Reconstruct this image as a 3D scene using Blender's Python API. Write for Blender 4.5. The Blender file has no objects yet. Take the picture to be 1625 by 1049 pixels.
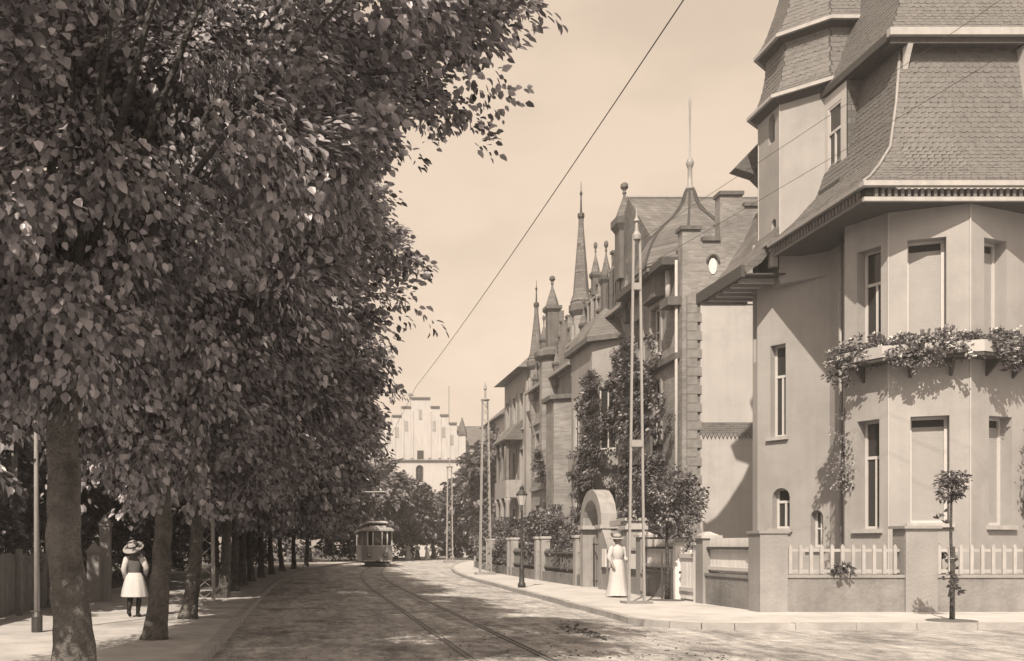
import bpy, math, random
import numpy as np
from mathutils import Vector, Matrix

R = math.radians
scene = bpy.context.scene
COL = scene.collection

# ------------------------------------------------------------------ camera
# the picture is a one-point view straight down the street (X right, Y along the street, Z up, metres)
EYE = 1.5
FOC = 1600.0 / 1625.0 * 36.0
cam = bpy.data.cameras.new("camera")
cam.sensor_width = 36.0
cam.lens = FOC
cam.shift_x = (812.5 - 491.0) / 1625.0
cam.shift_y = (865.0 - 524.5) / 1625.0
cam.clip_start = 0.1
cam.clip_end = 3000.0
cam_ob = bpy.data.objects.new("camera", cam)
cam_ob.location = (0, 0, EYE)
cam_ob.rotation_euler = (R(90), 0, 0)
COL.objects.link(cam_ob)
scene.camera = cam_ob

# ------------------------------------------------------------------ sky, sun, exposure
SUN_AZ, SUN_EL = -23.0, 46.0        # degrees left of the point behind the camera / above the horizon
to_sun = Vector((math.sin(R(SUN_AZ)) * math.cos(R(SUN_EL)), -math.cos(R(SUN_AZ)) * math.cos(R(SUN_EL)), math.sin(R(SUN_EL))))
world = bpy.data.worlds.new("World")
scene.world = world
world.use_nodes = True
wt = world.node_tree
wt.nodes.clear()
def wn(t, **kw):
    n = wt.nodes.new(t)
    for k, v in kw.items(): setattr(n, k, v)
    return n
sky = wn('ShaderNodeTexSky', sky_type='NISHITA', sun_disc=False)
sky.sun_elevation = R(SUN_EL)
sky.sun_rotation = math.atan2(to_sun.x, to_sun.y)
sky.air_density = 1.0; sky.dust_density = 4.0; sky.ozone_density = 1.0
bw = wn('ShaderNodeRGBToBW')
wt.links.new(sky.outputs[0], bw.inputs[0])
flat = wn('ShaderNodeMapRange')             # pale thin overcast evens the clear-sky gradient out
flat.inputs[1].default_value = 0.0; flat.inputs[2].default_value = 14.0
flat.inputs[3].default_value = 2.6; flat.inputs[4].default_value = 11.0
wt.links.new(bw.outputs[0], flat.inputs[0])
tc = wn('ShaderNodeTexCoord')
mp = wn('ShaderNodeMapping'); mp.inputs['Scale'].default_value = (1.0, 1.0, 2.2)
wt.links.new(tc.outputs['Generated'], mp.inputs[0])
cn = wn('ShaderNodeTexNoise'); cn.inputs['Scale'].default_value = 3.4; cn.inputs['Detail'].default_value = 7; cn.inputs['Roughness'].default_value = 0.52
wt.links.new(mp.outputs[0], cn.inputs['Vector'])
cr = wn('ShaderNodeMapRange'); cr.interpolation_type = 'SMOOTHSTEP'
cr.inputs[1].default_value = 0.42; cr.inputs[2].default_value = 0.62; cr.inputs[3].default_value = 1.09; cr.inputs[4].default_value = 0.955
wt.links.new(cn.outputs[0], cr.inputs[0])
mul = wn('ShaderNodeMath', operation='MULTIPLY')
wt.links.new(flat.outputs[0], mul.inputs[0]); wt.links.new(cr.outputs[0], mul.inputs[1])
tint = wn('ShaderNodeMix', data_type='RGBA', blend_type='MULTIPLY'); tint.inputs[0].default_value = 1.0
wt.links.new(mul.outputs[0], tint.inputs[6]); tint.inputs[7].default_value = (1.0, 0.80, 0.625, 1)
bg = wn('ShaderNodeBackground'); bg.inputs['Strength'].default_value = 0.134
wt.links.new(tint.outputs[2], bg.inputs[0])
wo = wn('ShaderNodeOutputWorld'); wt.links.new(bg.outputs[0], wo.inputs[0])

sl = bpy.data.lights.new("sun", 'SUN')
sl.energy = 5.0; sl.angle = R(0.55); sl.color = (1.0, 0.86, 0.69)
so = bpy.data.objects.new("sun", sl)
so.rotation_euler = (-to_sun).to_track_quat('-Z', 'Y').to_euler()
so.location = to_sun * 60
COL.objects.link(so)

vs = scene.view_settings
vs.view_transform = 'Standard'; vs.look = 'None'; vs.exposure = 0.6; vs.gamma = 1.0; vs.use_curve_mapping = False

# ------------------------------------------------------------------ materials
def nt(m):
    m.use_nodes = True
    t = m.node_tree; t.nodes.clear()
    return t
ALB = 0.57
def tone(g, c=(1.0, 0.985, 1.0)): return (g * ALB * c[0], g * ALB * c[1], g * ALB * c[2], 1)
def link(t, a, b): t.links.new(a, b)

def mat(name, g, rough=0.85, bdist=0.02, var=0.15, scale=3.0, bump=0.15, bscale=40.0, streak=0.0, tint=(1.0, 0.985, 1.0), metal=0.0, stain=0.0, spec=0.35):
    """plain weathered material: base tone, cloudy variation, fine relief, optional rain streaks and blotchy stains"""
    m = bpy.data.materials.new(name); t = nt(m)
    out = t.nodes.new('ShaderNodeOutputMaterial'); p = t.nodes.new('ShaderNodeBsdfPrincipled')
    link(t, p.outputs[0], out.inputs[0])
    p.inputs['Roughness'].default_value = rough; p.inputs['Metallic'].default_value = metal
    p.inputs['Specular IOR Level'].default_value = spec
    geo = t.nodes.new('ShaderNodeNewGeometry')
    n = t.nodes.new('ShaderNodeTexNoise'); n.inputs['Scale'].default_value = scale; n.inputs['Detail'].default_value = 6; n.inputs['Roughness'].default_value = 0.6
    link(t, geo.outputs['Position'], n.inputs['Vector'])
    mr = t.nodes.new('ShaderNodeMapRange'); mr.inputs[1].default_value = 0.25; mr.inputs[2].default_value = 0.75
    mr.inputs[3].default_value = 1 - var; mr.inputs[4].default_value = 1 + var
    link(t, n.outputs[0], mr.inputs[0])
    val = mr.outputs[0]
    if streak > 0:
        mpp = t.nodes.new('ShaderNodeMapping'); mpp.inputs['Scale'].default_value = (3.5, 3.5, 0.25)
        link(t, geo.outputs['Position'], mpp.inputs[0])
        n2 = t.nodes.new('ShaderNodeTexNoise'); n2.inputs['Scale'].default_value = 1.6; n2.inputs['Detail'].default_value = 5
        link(t, mpp.outputs[0], n2.inputs['Vector'])
        m2 = t.nodes.new('ShaderNodeMapRange'); m2.inputs[1].default_value = 0.3; m2.inputs[2].default_value = 0.65
        m2.inputs[3].default_value = 1 - streak; m2.inputs[4].default_value = 1 + streak * 0.3
        link(t, n2.outputs[0], m2.inputs[0])
        mm = t.nodes.new('ShaderNodeMath'); mm.operation = 'MULTIPLY'
        link(t, val, mm.inputs[0]); link(t, m2.outputs[0], mm.inputs[1]); val = mm.outputs[0]
    if stain > 0:
        n3 = t.nodes.new('ShaderNodeTexNoise'); n3.inputs['Scale'].default_value = 0.55; n3.inputs['Detail'].default_value = 8; n3.inputs['Roughness'].default_value = 0.7
        link(t, geo.outputs['Position'], n3.inputs['Vector'])
        m3 = t.nodes.new('ShaderNodeMapRange'); m3.inputs[1].default_value = 0.48; m3.inputs[2].default_value = 0.62
        m3.inputs[3].default_value = 1.0; m3.inputs[4].default_value = 1 - stain
        link(t, n3.outputs[0], m3.inputs[0])
        mm = t.nodes.new('ShaderNodeMath'); mm.operation = 'MULTIPLY'
        link(t, val, mm.inputs[0]); link(t, m3.outputs[0], mm.inputs[1]); val = mm.outputs[0]
    mx = t.nodes.new('ShaderNodeMix'); mx.data_type = 'RGBA'; mx.blend_type = 'MULTIPLY'; mx.inputs[0].default_value = 1.0
    mx.inputs[6].default_value = tone(g, tint); link(t, val, mx.inputs[7])
    link(t, mx.outputs[2], p.inputs['Base Color'])
    if bump > 0:
        nb = t.nodes.new('ShaderNodeTexNoise'); nb.inputs['Scale'].default_value = bscale; nb.inputs['Detail'].default_value = 4
        link(t, geo.outputs['Position'], nb.inputs['Vector'])
        b = t.nodes.new('ShaderNodeBump'); b.inputs['Strength'].default_value = bump; b.inputs['Distance'].default_value = bdist
        link(t, nb.outputs[0], b.inputs['Height']); link(t, b.outputs[0], p.inputs['Normal'])
    return m

def mat_courses(name, g, w, h, mortar, mort_g, var=0.25, bump=0.5, tint=(1, 0.985, 1.0), rough=0.85, flatroof=False):
    """masonry or slate courses on surfaces too far off to show single pieces"""
    m = bpy.data.materials.new(name); t = nt(m)
    out = t.nodes.new('ShaderNodeOutputMaterial'); p = t.nodes.new('ShaderNodeBsdfPrincipled')
    link(t, p.outputs[0], out.inputs[0]); p.inputs['Roughness'].default_value = rough
    geo = t.nodes.new('ShaderNodeNewGeometry')
    sx = t.nodes.new('ShaderNodeSeparateXYZ'); link(t, geo.outputs['Position'], sx.inputs[0])
    ad = t.nodes.new('ShaderNodeMath'); ad.operation = 'ADD'
    link(t, sx.outputs[0], ad.inputs[0]); link(t, sx.outputs[1], ad.inputs[1])
    cb = t.nodes.new('ShaderNodeCombineXYZ'); link(t, ad.outputs[0], cb.inputs[0]); link(t, sx.outputs[2], cb.inputs[1])
    br = t.nodes.new('ShaderNodeTexBrick'); br.inputs['Scale'].default_value = 1.0
    br.inputs['Brick Width'].default_value = w; br.inputs['Row Height'].default_value = h; br.inputs['Mortar Size'].default_value = mortar
    br.inputs['Mortar Smooth'].default_value = 0.2
    br.inputs['Color1'].default_value = tone(g * (1 - var), tint); br.inputs['Color2'].default_value = tone(g * (1 + var), tint)
    br.inputs['Mortar'].default_value = tone(mort_g, tint)
    link(t, cb.outputs[0], br.inputs['Vector'])
    n = t.nodes.new('ShaderNodeTexNoise'); n.inputs['Scale'].default_value = 1.1; n.inputs['Detail'].default_value = 6
    link(t, geo.outputs['Position'], n.inputs['Vector'])
    mr = t.nodes.new('ShaderNodeMapRange'); mr.inputs[1].default_value = 0.3; mr.inputs[2].default_value = 0.7; mr.inputs[3].default_value = 0.75; mr.inputs[4].default_value = 1.2
    link(t, n.outputs[0], mr.inputs[0])
    mx = t.nodes.new('ShaderNodeMix'); mx.data_type = 'RGBA'; mx.blend_type = 'MULTIPLY'; mx.inputs[0].default_value = 1.0
    link(t, br.outputs['Color'], mx.inputs[6]); link(t, mr.outputs[0], mx.inputs[7])
    link(t, mx.outputs[2], p.inputs['Base Color'])
    b = t.nodes.new('ShaderNodeBump'); b.inputs['Strength'].default_value = bump; b.inputs['Distance'].default_value = 0.02; b.invert = True
    link(t, br.outputs['Fac'], b.inputs['Height']); link(t, b.outputs[0], p.inputs['Normal'])
    return m

def mat_leaf(name, lo, hi, tint=(1.0, 1.0, 1.0), trans=0.22, rough=0.36):
    m = bpy.data.materials.new(name); t = nt(m)
    out = t.nodes.new('ShaderNodeOutputMaterial'); p = t.nodes.new('ShaderNodeBsdfPrincipled')
    p.inputs['Roughness'].default_value = rough; p.inputs['Specular IOR Level'].default_value = 0.45
    geo = t.nodes.new('ShaderNodeNewGeometry')
    mr = t.nodes.new('ShaderNodeMapRange'); mr.inputs[3].default_value = lo; mr.inputs[4].default_value = hi
    link(t, geo.outputs['Random Per Island'], mr.inputs[0])
    mx = t.nodes.new('ShaderNodeMix'); mx.data_type = 'RGBA'; mx.blend_type = 'MULTIPLY'; mx.inputs[0].default_value = 1.0
    mx.inputs[6].default_value = (tint[0], tint[1], tint[2], 1); link(t, mr.outputs[0], mx.inputs[7])
    link(t, mx.outputs[2], p.inputs['Base Color'])
    tr = t.nodes.new('ShaderNodeBsdfTranslucent'); link(t, mx.outputs[2], tr.inputs['Color'])
    ms = t.nodes.new('ShaderNodeMixShader'); ms.inputs[0].default_value = trans
    link(t, p.outputs[0], ms.inputs[1]); link(t, tr.outputs[0], ms.inputs[2]); link(t, ms.outputs[0], out.inputs[0])
    return m

def mat_glass(name):
    m = bpy.data.materials.new(name); t = nt(m)
    out = t.nodes.new('ShaderNodeOutputMaterial'); p = t.nodes.new('ShaderNodeBsdfPrincipled')
    p.inputs['Base Color'].default_value = (0.03, 0.03, 0.03, 1); p.inputs['Roughness'].default_value = 0.06
    geo = t.nodes.new('ShaderNodeNewGeometry')
    nb = t.nodes.new('ShaderNodeTexNoise'); nb.inputs['Scale'].default_value = 2.5
    link(t, geo.outputs['Position'], nb.inputs['Vector'])
    b = t.nodes.new('ShaderNodeBump'); b.inputs['Strength'].default_value = 0.08; b.inputs['Distance'].default_value = 0.05
    link(t, nb.outputs[0], b.inputs['Height']); link(t, b.outputs[0], p.inputs['Normal'])
    link(t, p.outputs[0], out.inputs[0])
    return m

def mat_road(name):
    """rolled macadam: sandy, with wheel tracks along the street, dust and dark patches"""
    m = bpy.data.materials.new(name); t = nt(m)
    out = t.nodes.new('ShaderNodeOutputMaterial'); p = t.nodes.new('ShaderNodeBsdfPrincipled'); p.inputs['Roughness'].default_value = 0.95
    p.inputs['Specular IOR Level'].default_value = 0.2
    link(t, p.outputs[0], out.inputs[0])
    geo = t.nodes.new('ShaderNodeNewGeometry')
    def noise(scale, det, rough, sc3=None):
        v = geo.outputs['Position']
        if sc3:
            mpp = t.nodes.new('ShaderNodeMapping'); mpp.inputs['Scale'].default_value = sc3; link(t, v, mpp.inputs[0]); v = mpp.outputs[0]
        n = t.nodes.new('ShaderNodeTexNoise'); n.inputs['Scale'].default_value = scale; n.inputs['Detail'].default_value = det; n.inputs['Roughness'].default_value = rough
        link(t, v, n.inputs['Vector']); return n.outputs[0]
    def rng(src, a, b, c, d):
        r = t.nodes.new('ShaderNodeMapRange'); r.inputs[1].default_value = a; r.inputs[2].default_value = b; r.inputs[3].default_value = c; r.inputs[4].default_value = d
        link(t, src, r.inputs[0]); return r.outputs[0]
    def mulv(a, b):
        k = t.nodes.new('ShaderNodeMath'); k.operation = 'MULTIPLY'; link(t, a, k.inputs[0]); link(t, b, k.inputs[1]); return k.outputs[0]
    v = rng(noise(1.3, 8, 0.65), 0.3, 0.7, 0.72, 1.25)
    v = mulv(v, rng(noise(2.2, 6, 0.6, (1.0, 0.12, 1.0)), 0.35, 0.65, 0.74, 1.16))
    v = mulv(v, rng(noise(26, 3, 0.6), 0.3, 0.7, 0.72, 1.28))
    v = mulv(v, rng(noise(6.5, 5, 0.65, (1.0, 0.45, 1.0)), 0.35, 0.65, 0.7, 1.25))
    v = mulv(v, rng(noise(0.8, 7, 0.7, (1.0, 0.5, 1.0)), 0.50, 0.64, 1.0, 0.5))
    mx = t.nodes.new('ShaderNodeMix'); mx.data_type = 'RGBA'; mx.blend_type = 'MULTIPLY'; mx.inputs[0].default_value = 1.0
    mx.inputs[6].default_value = tone(0.74); link(t, v, mx.inputs[7]); link(t, mx.outputs[2], p.inputs['Base Color'])
    b = t.nodes.new('ShaderNodeBump'); b.inputs['Strength'].default_value = 1.0; b.inputs['Distance'].default_value = 0.06
    link(t, noise(16, 8, 0.7), b.inputs['Height']); link(t, b.outputs[0], p.inputs['Normal'])
    return m

M = {}
M['plaster'] = mat('plaster', 0.52, var=0.09, scale=1.0, bump=0.35, bscale=45, streak=0.05, stain=0.12)
M['plaster_light'] = mat('plaster_light', 0.66, var=0.08, scale=1.0, bump=0.3, bscale=45, streak=0.05, stain=0.12)
M['white_wood'] = mat('white_wood', 0.80, rough=0.6, var=0.07, scale=6, bump=0.1, bscale=50)
M['shutter'] = mat('shutter', 0.47, rough=0.65, var=0.06, scale=4, bump=0.1)
M['picket'] = mat('picket', 0.60, rough=0.7, var=0.12, scale=5, bump=0.2, bscale=40, streak=0.15)
M['moulding'] = mat('moulding', 0.62, rough=0.7, var=0.1, scale=5, bump=0.15, streak=0.12)
M['slate'] = mat('slate', 0.20, rough=0.55, var=0.28, scale=7, bump=0.25, bscale=30, spec=0.5)
M['slate_far'] = mat_courses('slate_far', 0.20, 0.28, 0.16, 0.008, 0.08, var=0.22, bump=0.5, rough=0.6)
M['roof_base'] = mat('roof_base', 0.09, rough=0.8, var=0.2)
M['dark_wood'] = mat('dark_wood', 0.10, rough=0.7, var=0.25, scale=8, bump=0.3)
M['mid_wood'] = mat('mid_wood', 0.24, rough=0.75, var=0.25, scale=5, bump=0.3, streak=0.2)
M['grey_wood'] = mat('grey_wood', 0.30, rough=0.85, var=0.28, scale=6, bump=0.4, streak=0.3)
M['brick'] = mat_courses('brick', 0.34, 0.25, 0.077, 0.010, 0.36, var=0.22, bump=0.5)
M['brick_dark'] = mat_courses('brick_dark', 0.20, 0.25, 0.077, 0.010, 0.28, var=0.25, bump=0.5)
M['brick_block'] = mat('brick_block', 0.33, var=0.25, scale=4, bump=0.5, bscale=25)
M['sandstone'] = mat('sandstone', 0.46, var=0.16, scale=2.5, bump=0.4, bscale=25, streak=0.18)
M['stone_dark'] = mat('stone_dark', 0.19, var=0.25, scale=3, bump=0.4, bscale=25, streak=0.25)
M['plinth'] = mat('plinth', 0.36, var=0.2, scale=1.8, bump=0.8, bscale=14, streak=0.08, stain=0.3)
M['pier'] = mat('pier', 0.45, var=0.18, scale=2.2, bump=0.6, bscale=18, streak=0.06, stain=0.2)
M['panel_white'] = mat('panel_white', 1.1, var=0.08, scale=2, bump=0.2, streak=0.12)
M['walk'] = mat('walk', 0.74, var=0.16, scale=1.6, bump=0.5, bscale=22, stain=0.18, rough=0.95)
M['walk_left'] = mat('walk_left', 0.66, var=0.2, scale=2.0, bump=0.5, bscale=20, stain=0.25, rough=0.95)
M['earth'] = mat('earth', 0.16, var=0.3, scale=0.7, bump=0.5, bscale=8, rough=1.0)
M['kerb'] = mat('kerb', 0.50, var=0.25, scale=3, bump=0.5, bscale=20)
M['road'] = mat_road('road')
M['rail'] = mat('rail', 0.22, rough=0.6, var=0.3, metal=0.3, bump=0.05)
M['mud'] = mat('mud', 0.07, var=0.4, scale=20, bump=0.8, bscale=30, rough=1.0)
M['iron_white'] = mat('iron_white', 0.44, rough=0.55, var=0.1, scale=8, bump=0.05)
M['iron_dark'] = mat('iron_dark', 0.07, rough=0.5, var=0.2, scale=10, bump=0.05)
M['zinc'] = mat('zinc', 0.40, rough=0.5, var=0.15, scale=6, bump=0.1)
M['bark'] = mat('bark', 0.17, bdist=0.12, var=0.55, scale=4, bump=1.0, bscale=14, streak=0.35, tint=(1, 0.97, 0.95))
M['bark_dark'] = mat('bark_dark', 0.11, bdist=0.1, var=0.4, scale=5, bump=1.0, bscale=14, streak=0.3)
M['glass'] = mat_glass('glass')
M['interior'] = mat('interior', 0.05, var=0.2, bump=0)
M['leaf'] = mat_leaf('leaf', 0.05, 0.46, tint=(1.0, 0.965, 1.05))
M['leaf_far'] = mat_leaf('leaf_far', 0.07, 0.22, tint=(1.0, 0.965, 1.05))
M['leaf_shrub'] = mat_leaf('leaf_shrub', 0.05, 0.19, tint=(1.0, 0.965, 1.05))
M['flower'] = mat_leaf('flower', 0.45, 0.75, trans=0.15, rough=0.7)
M['cloth_white'] = mat('cloth_white', 0.76, rough=0.9, var=0.06, scale=12, bump=0.3, bscale=60)
M['cloth_dark'] = mat('cloth_dark', 0.14, rough=0.95, var=0.15, scale=12, bump=0.3, bscale=60)
M['black'] = mat('black', 0.025, rough=0.6, var=0.2, bump=0.1)
M['straw'] = mat('straw', 0.5, rough=0.8, var=0.12, scale=30, bump=0.5, bscale=90)
M['skin'] = mat('skin', 0.42, rough=0.6, var=0.05, bump=0.05, tint=(1, 0.9, 0.82))
M['hair'] = mat('hair', 0.09, rough=0.6, var=0.3, scale=30, bump=0.5, bscale=80)
M['tram_pale'] = mat('tram_pale', 0.42, rough=0.4, var=0.08, scale=3, bump=0.05)
M['tram_white'] = mat('tram_white', 0.68, rough=0.45, var=0.06, bump=0.05)
M['tram_dark'] = mat('tram_dark', 0.10, rough=0.5, var=0.2, bump=0.05)
M['far_wall'] = mat('far_wall', 0.70, var=0.08, scale=0.5, bump=0.1, streak=0.12)
M['globe'] = mat('globe', 0.7, rough=0.25, var=0.05, bump=0)

# ------------------------------------------------------------------ helpers
ORG = {}
def at(u, v, Y):        # survey helper: point of the photograph at a known distance -> metres
    return Vector(((u - 491.0) / 1600.0 * Y, Y, EYE + (865.0 - v) / 1600.0 * Y))

def tag(o, label=None, cat=None, group=None, kind=None):
    if label: o['label'] = label
    if cat: o['category'] = cat
    if group: o['group'] = group
    if kind: o['kind'] = kind
    return o

def thing(name, label, cat, loc=(0, 0, 0), group=None):
    o = bpy.data.objects.new(name, None); COL.objects.link(o)
    o.empty_display_size = 0.3
    o.location = loc; ORG[o] = Vector(loc)
    return tag(o, label, cat, group)

def link_mesh(name, me, material, parent=None, smooth=False, origin=None):
    o = bpy.data.objects.new(name, me); COL.objects.link(o)
    if material: me.materials.append(material)
    if parent is not None:
        o.parent = parent; ORG[o] = ORG[parent]
    else:
        ORG[o] = Vector(origin) if origin is not None else Vector((0, 0, 0)); o.location = ORG[o]
    if smooth:
        for p in me.polygons: p.use_smooth = True
    return o

class MB:
    def __init__(s): s.v = []; s.f = []
    def add(s, vs, fs):
        b = len(s.v); s.v += [tuple(x) for x in vs]; s.f += [tuple(b + i for i in f) for f in fs]; return s
    def quad(s, a, b, c, d): return s.add([a, b, c, d], [(0, 1, 2, 3)])
    def poly(s, pts): return s.add(pts, [tuple(range(len(pts)))])
    def hexa(s, p):     # 8 points: bottom ring then top ring
        return s.add(p, [(3, 2, 1, 0), (4, 5, 6, 7), (0, 1, 5, 4), (1, 2, 6, 5), (2, 3, 7, 6), (3, 0, 4, 7)])
    def box(s, x0, x1, y0, y1, z0, z1):
        return s.hexa([(x0, y0, z0), (x1, y0, z0), (x1, y1, z0), (x0, y1, z0), (x0, y0, z1), (x1, y0, z1), (x1, y1, z1), (x0, y1, z1)])
    def prism(s, pts, z0, z1, pts2=None):
        n = len(pts); t = pts2 or pts
        vs = [(p[0], p[1], z0) for p in pts] + [(p[0], p[1], z1) for p in t]
        fs = [tuple(range(n - 1, -1, -1)), tuple(range(n, 2 * n))] + [(i, (i + 1) % n, n + (i + 1) % n, n + i) for i in range(n)]
        return s.add(vs, fs)
    def extrude(s, pts, d):     # planar 3-D outline pushed along vector d
        n = len(pts); d = Vector(d); a = [Vector(p) for p in pts]
        return s.add(a + [p + d for p in a], [tuple(range(n - 1, -1, -1)), tuple(range(n, 2 * n))] + [(i, (i + 1) % n, n + (i + 1) % n, n + i) for i in range(n)])
    def loft(s, rings, cap=True, closed=True):
        n = len(rings[0]); vs = [p for r in rings for p in r]; fs = []
        for k in range(len(rings) - 1):
            for i in range(n if closed else n - 1):
                j = (i + 1) % n
                fs.append((k * n + i, k * n + j, (k + 1) * n + j, (k + 1) * n + i))
        if cap: fs += [tuple(range(n - 1, -1, -1)), tuple((len(rings) - 1) * n + i for i in range(n))]
        return s.add(vs, fs)
    def lathe(s, prof, c, n=10, rot=0.0, sx=1.0, sy=1.0, cap=True):
        return s.loft([[(c[0] + r * sx * math.cos(rot + 2 * math.pi * i / n), c[1] + r * sy * math.sin(rot + 2 * math.pi * i / n), c[2] + z) for i in range(n)] for r, z in prof], cap)
    def tube(s, pts, rad, n=6, cap=True):
        pts = [Vector(p) for p in pts]
        if not isinstance(rad, (list, tuple)): rad = [rad] * len(pts)
        rings = []; prev = None
        for i, p in enumerate(pts):
            d = (pts[min(i + 1, len(pts) - 1)] - pts[max(i - 1, 0)]).normalized()
            if prev is None:
                a = Vector((0, 0, 1)) if abs(d.z) < 0.9 else Vector((1, 0, 0))
                x = d.cross(a).normalized()
            else:
                x = (prev - d * prev.dot(d)).normalized()
            prev = x; y = d.cross(x)
            rings.append([p + (x * math.cos(2 * math.pi * k / n) + y * math.sin(2 * math.pi * k / n)) * rad[i] for k in range(n)])
        return s.loft(rings, cap)
    def bar(s, a, b, w, h, up=(0, 0, 1)):   # rectangular bar between two points
        a = Vector(a); b = Vector(b); d = (b - a).normalized(); u = Vector(up)
        x = d.cross(u)
        if x.length < 1e-4: x = d.cross(Vector((1, 0, 0)))
        x.normalize(); y = x.cross(d)
        x *= w / 2; y *= h / 2
        return s.hexa([a - x - y, a + x - y, b + x - y, b - x - y, a - x + y, a + x + y, b + x + y, b - x + y])
    def build(s, name, material, parent=None, smooth=False, origin=None):
        o = ORG[parent] if parent is not None else (Vector(origin) if origin is not None else Vector((0, 0, 0)))
        me = bpy.data.meshes.new(name)
        me.from_pydata([(x - o.x, y - o.y, z - o.z) for x, y, z in s.v], [], s.f); me.update()
        return link_mesh(name, me, M[material] if isinstance(material, str) else material, parent, smooth, origin)

def copy_tree(o, parent=None):
    c = o.copy(); COL.objects.link(c); c.parent = parent
    ORG[c] = ORG[o]
    for ch in o.children: copy_tree(ch, c)
    return c

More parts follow.
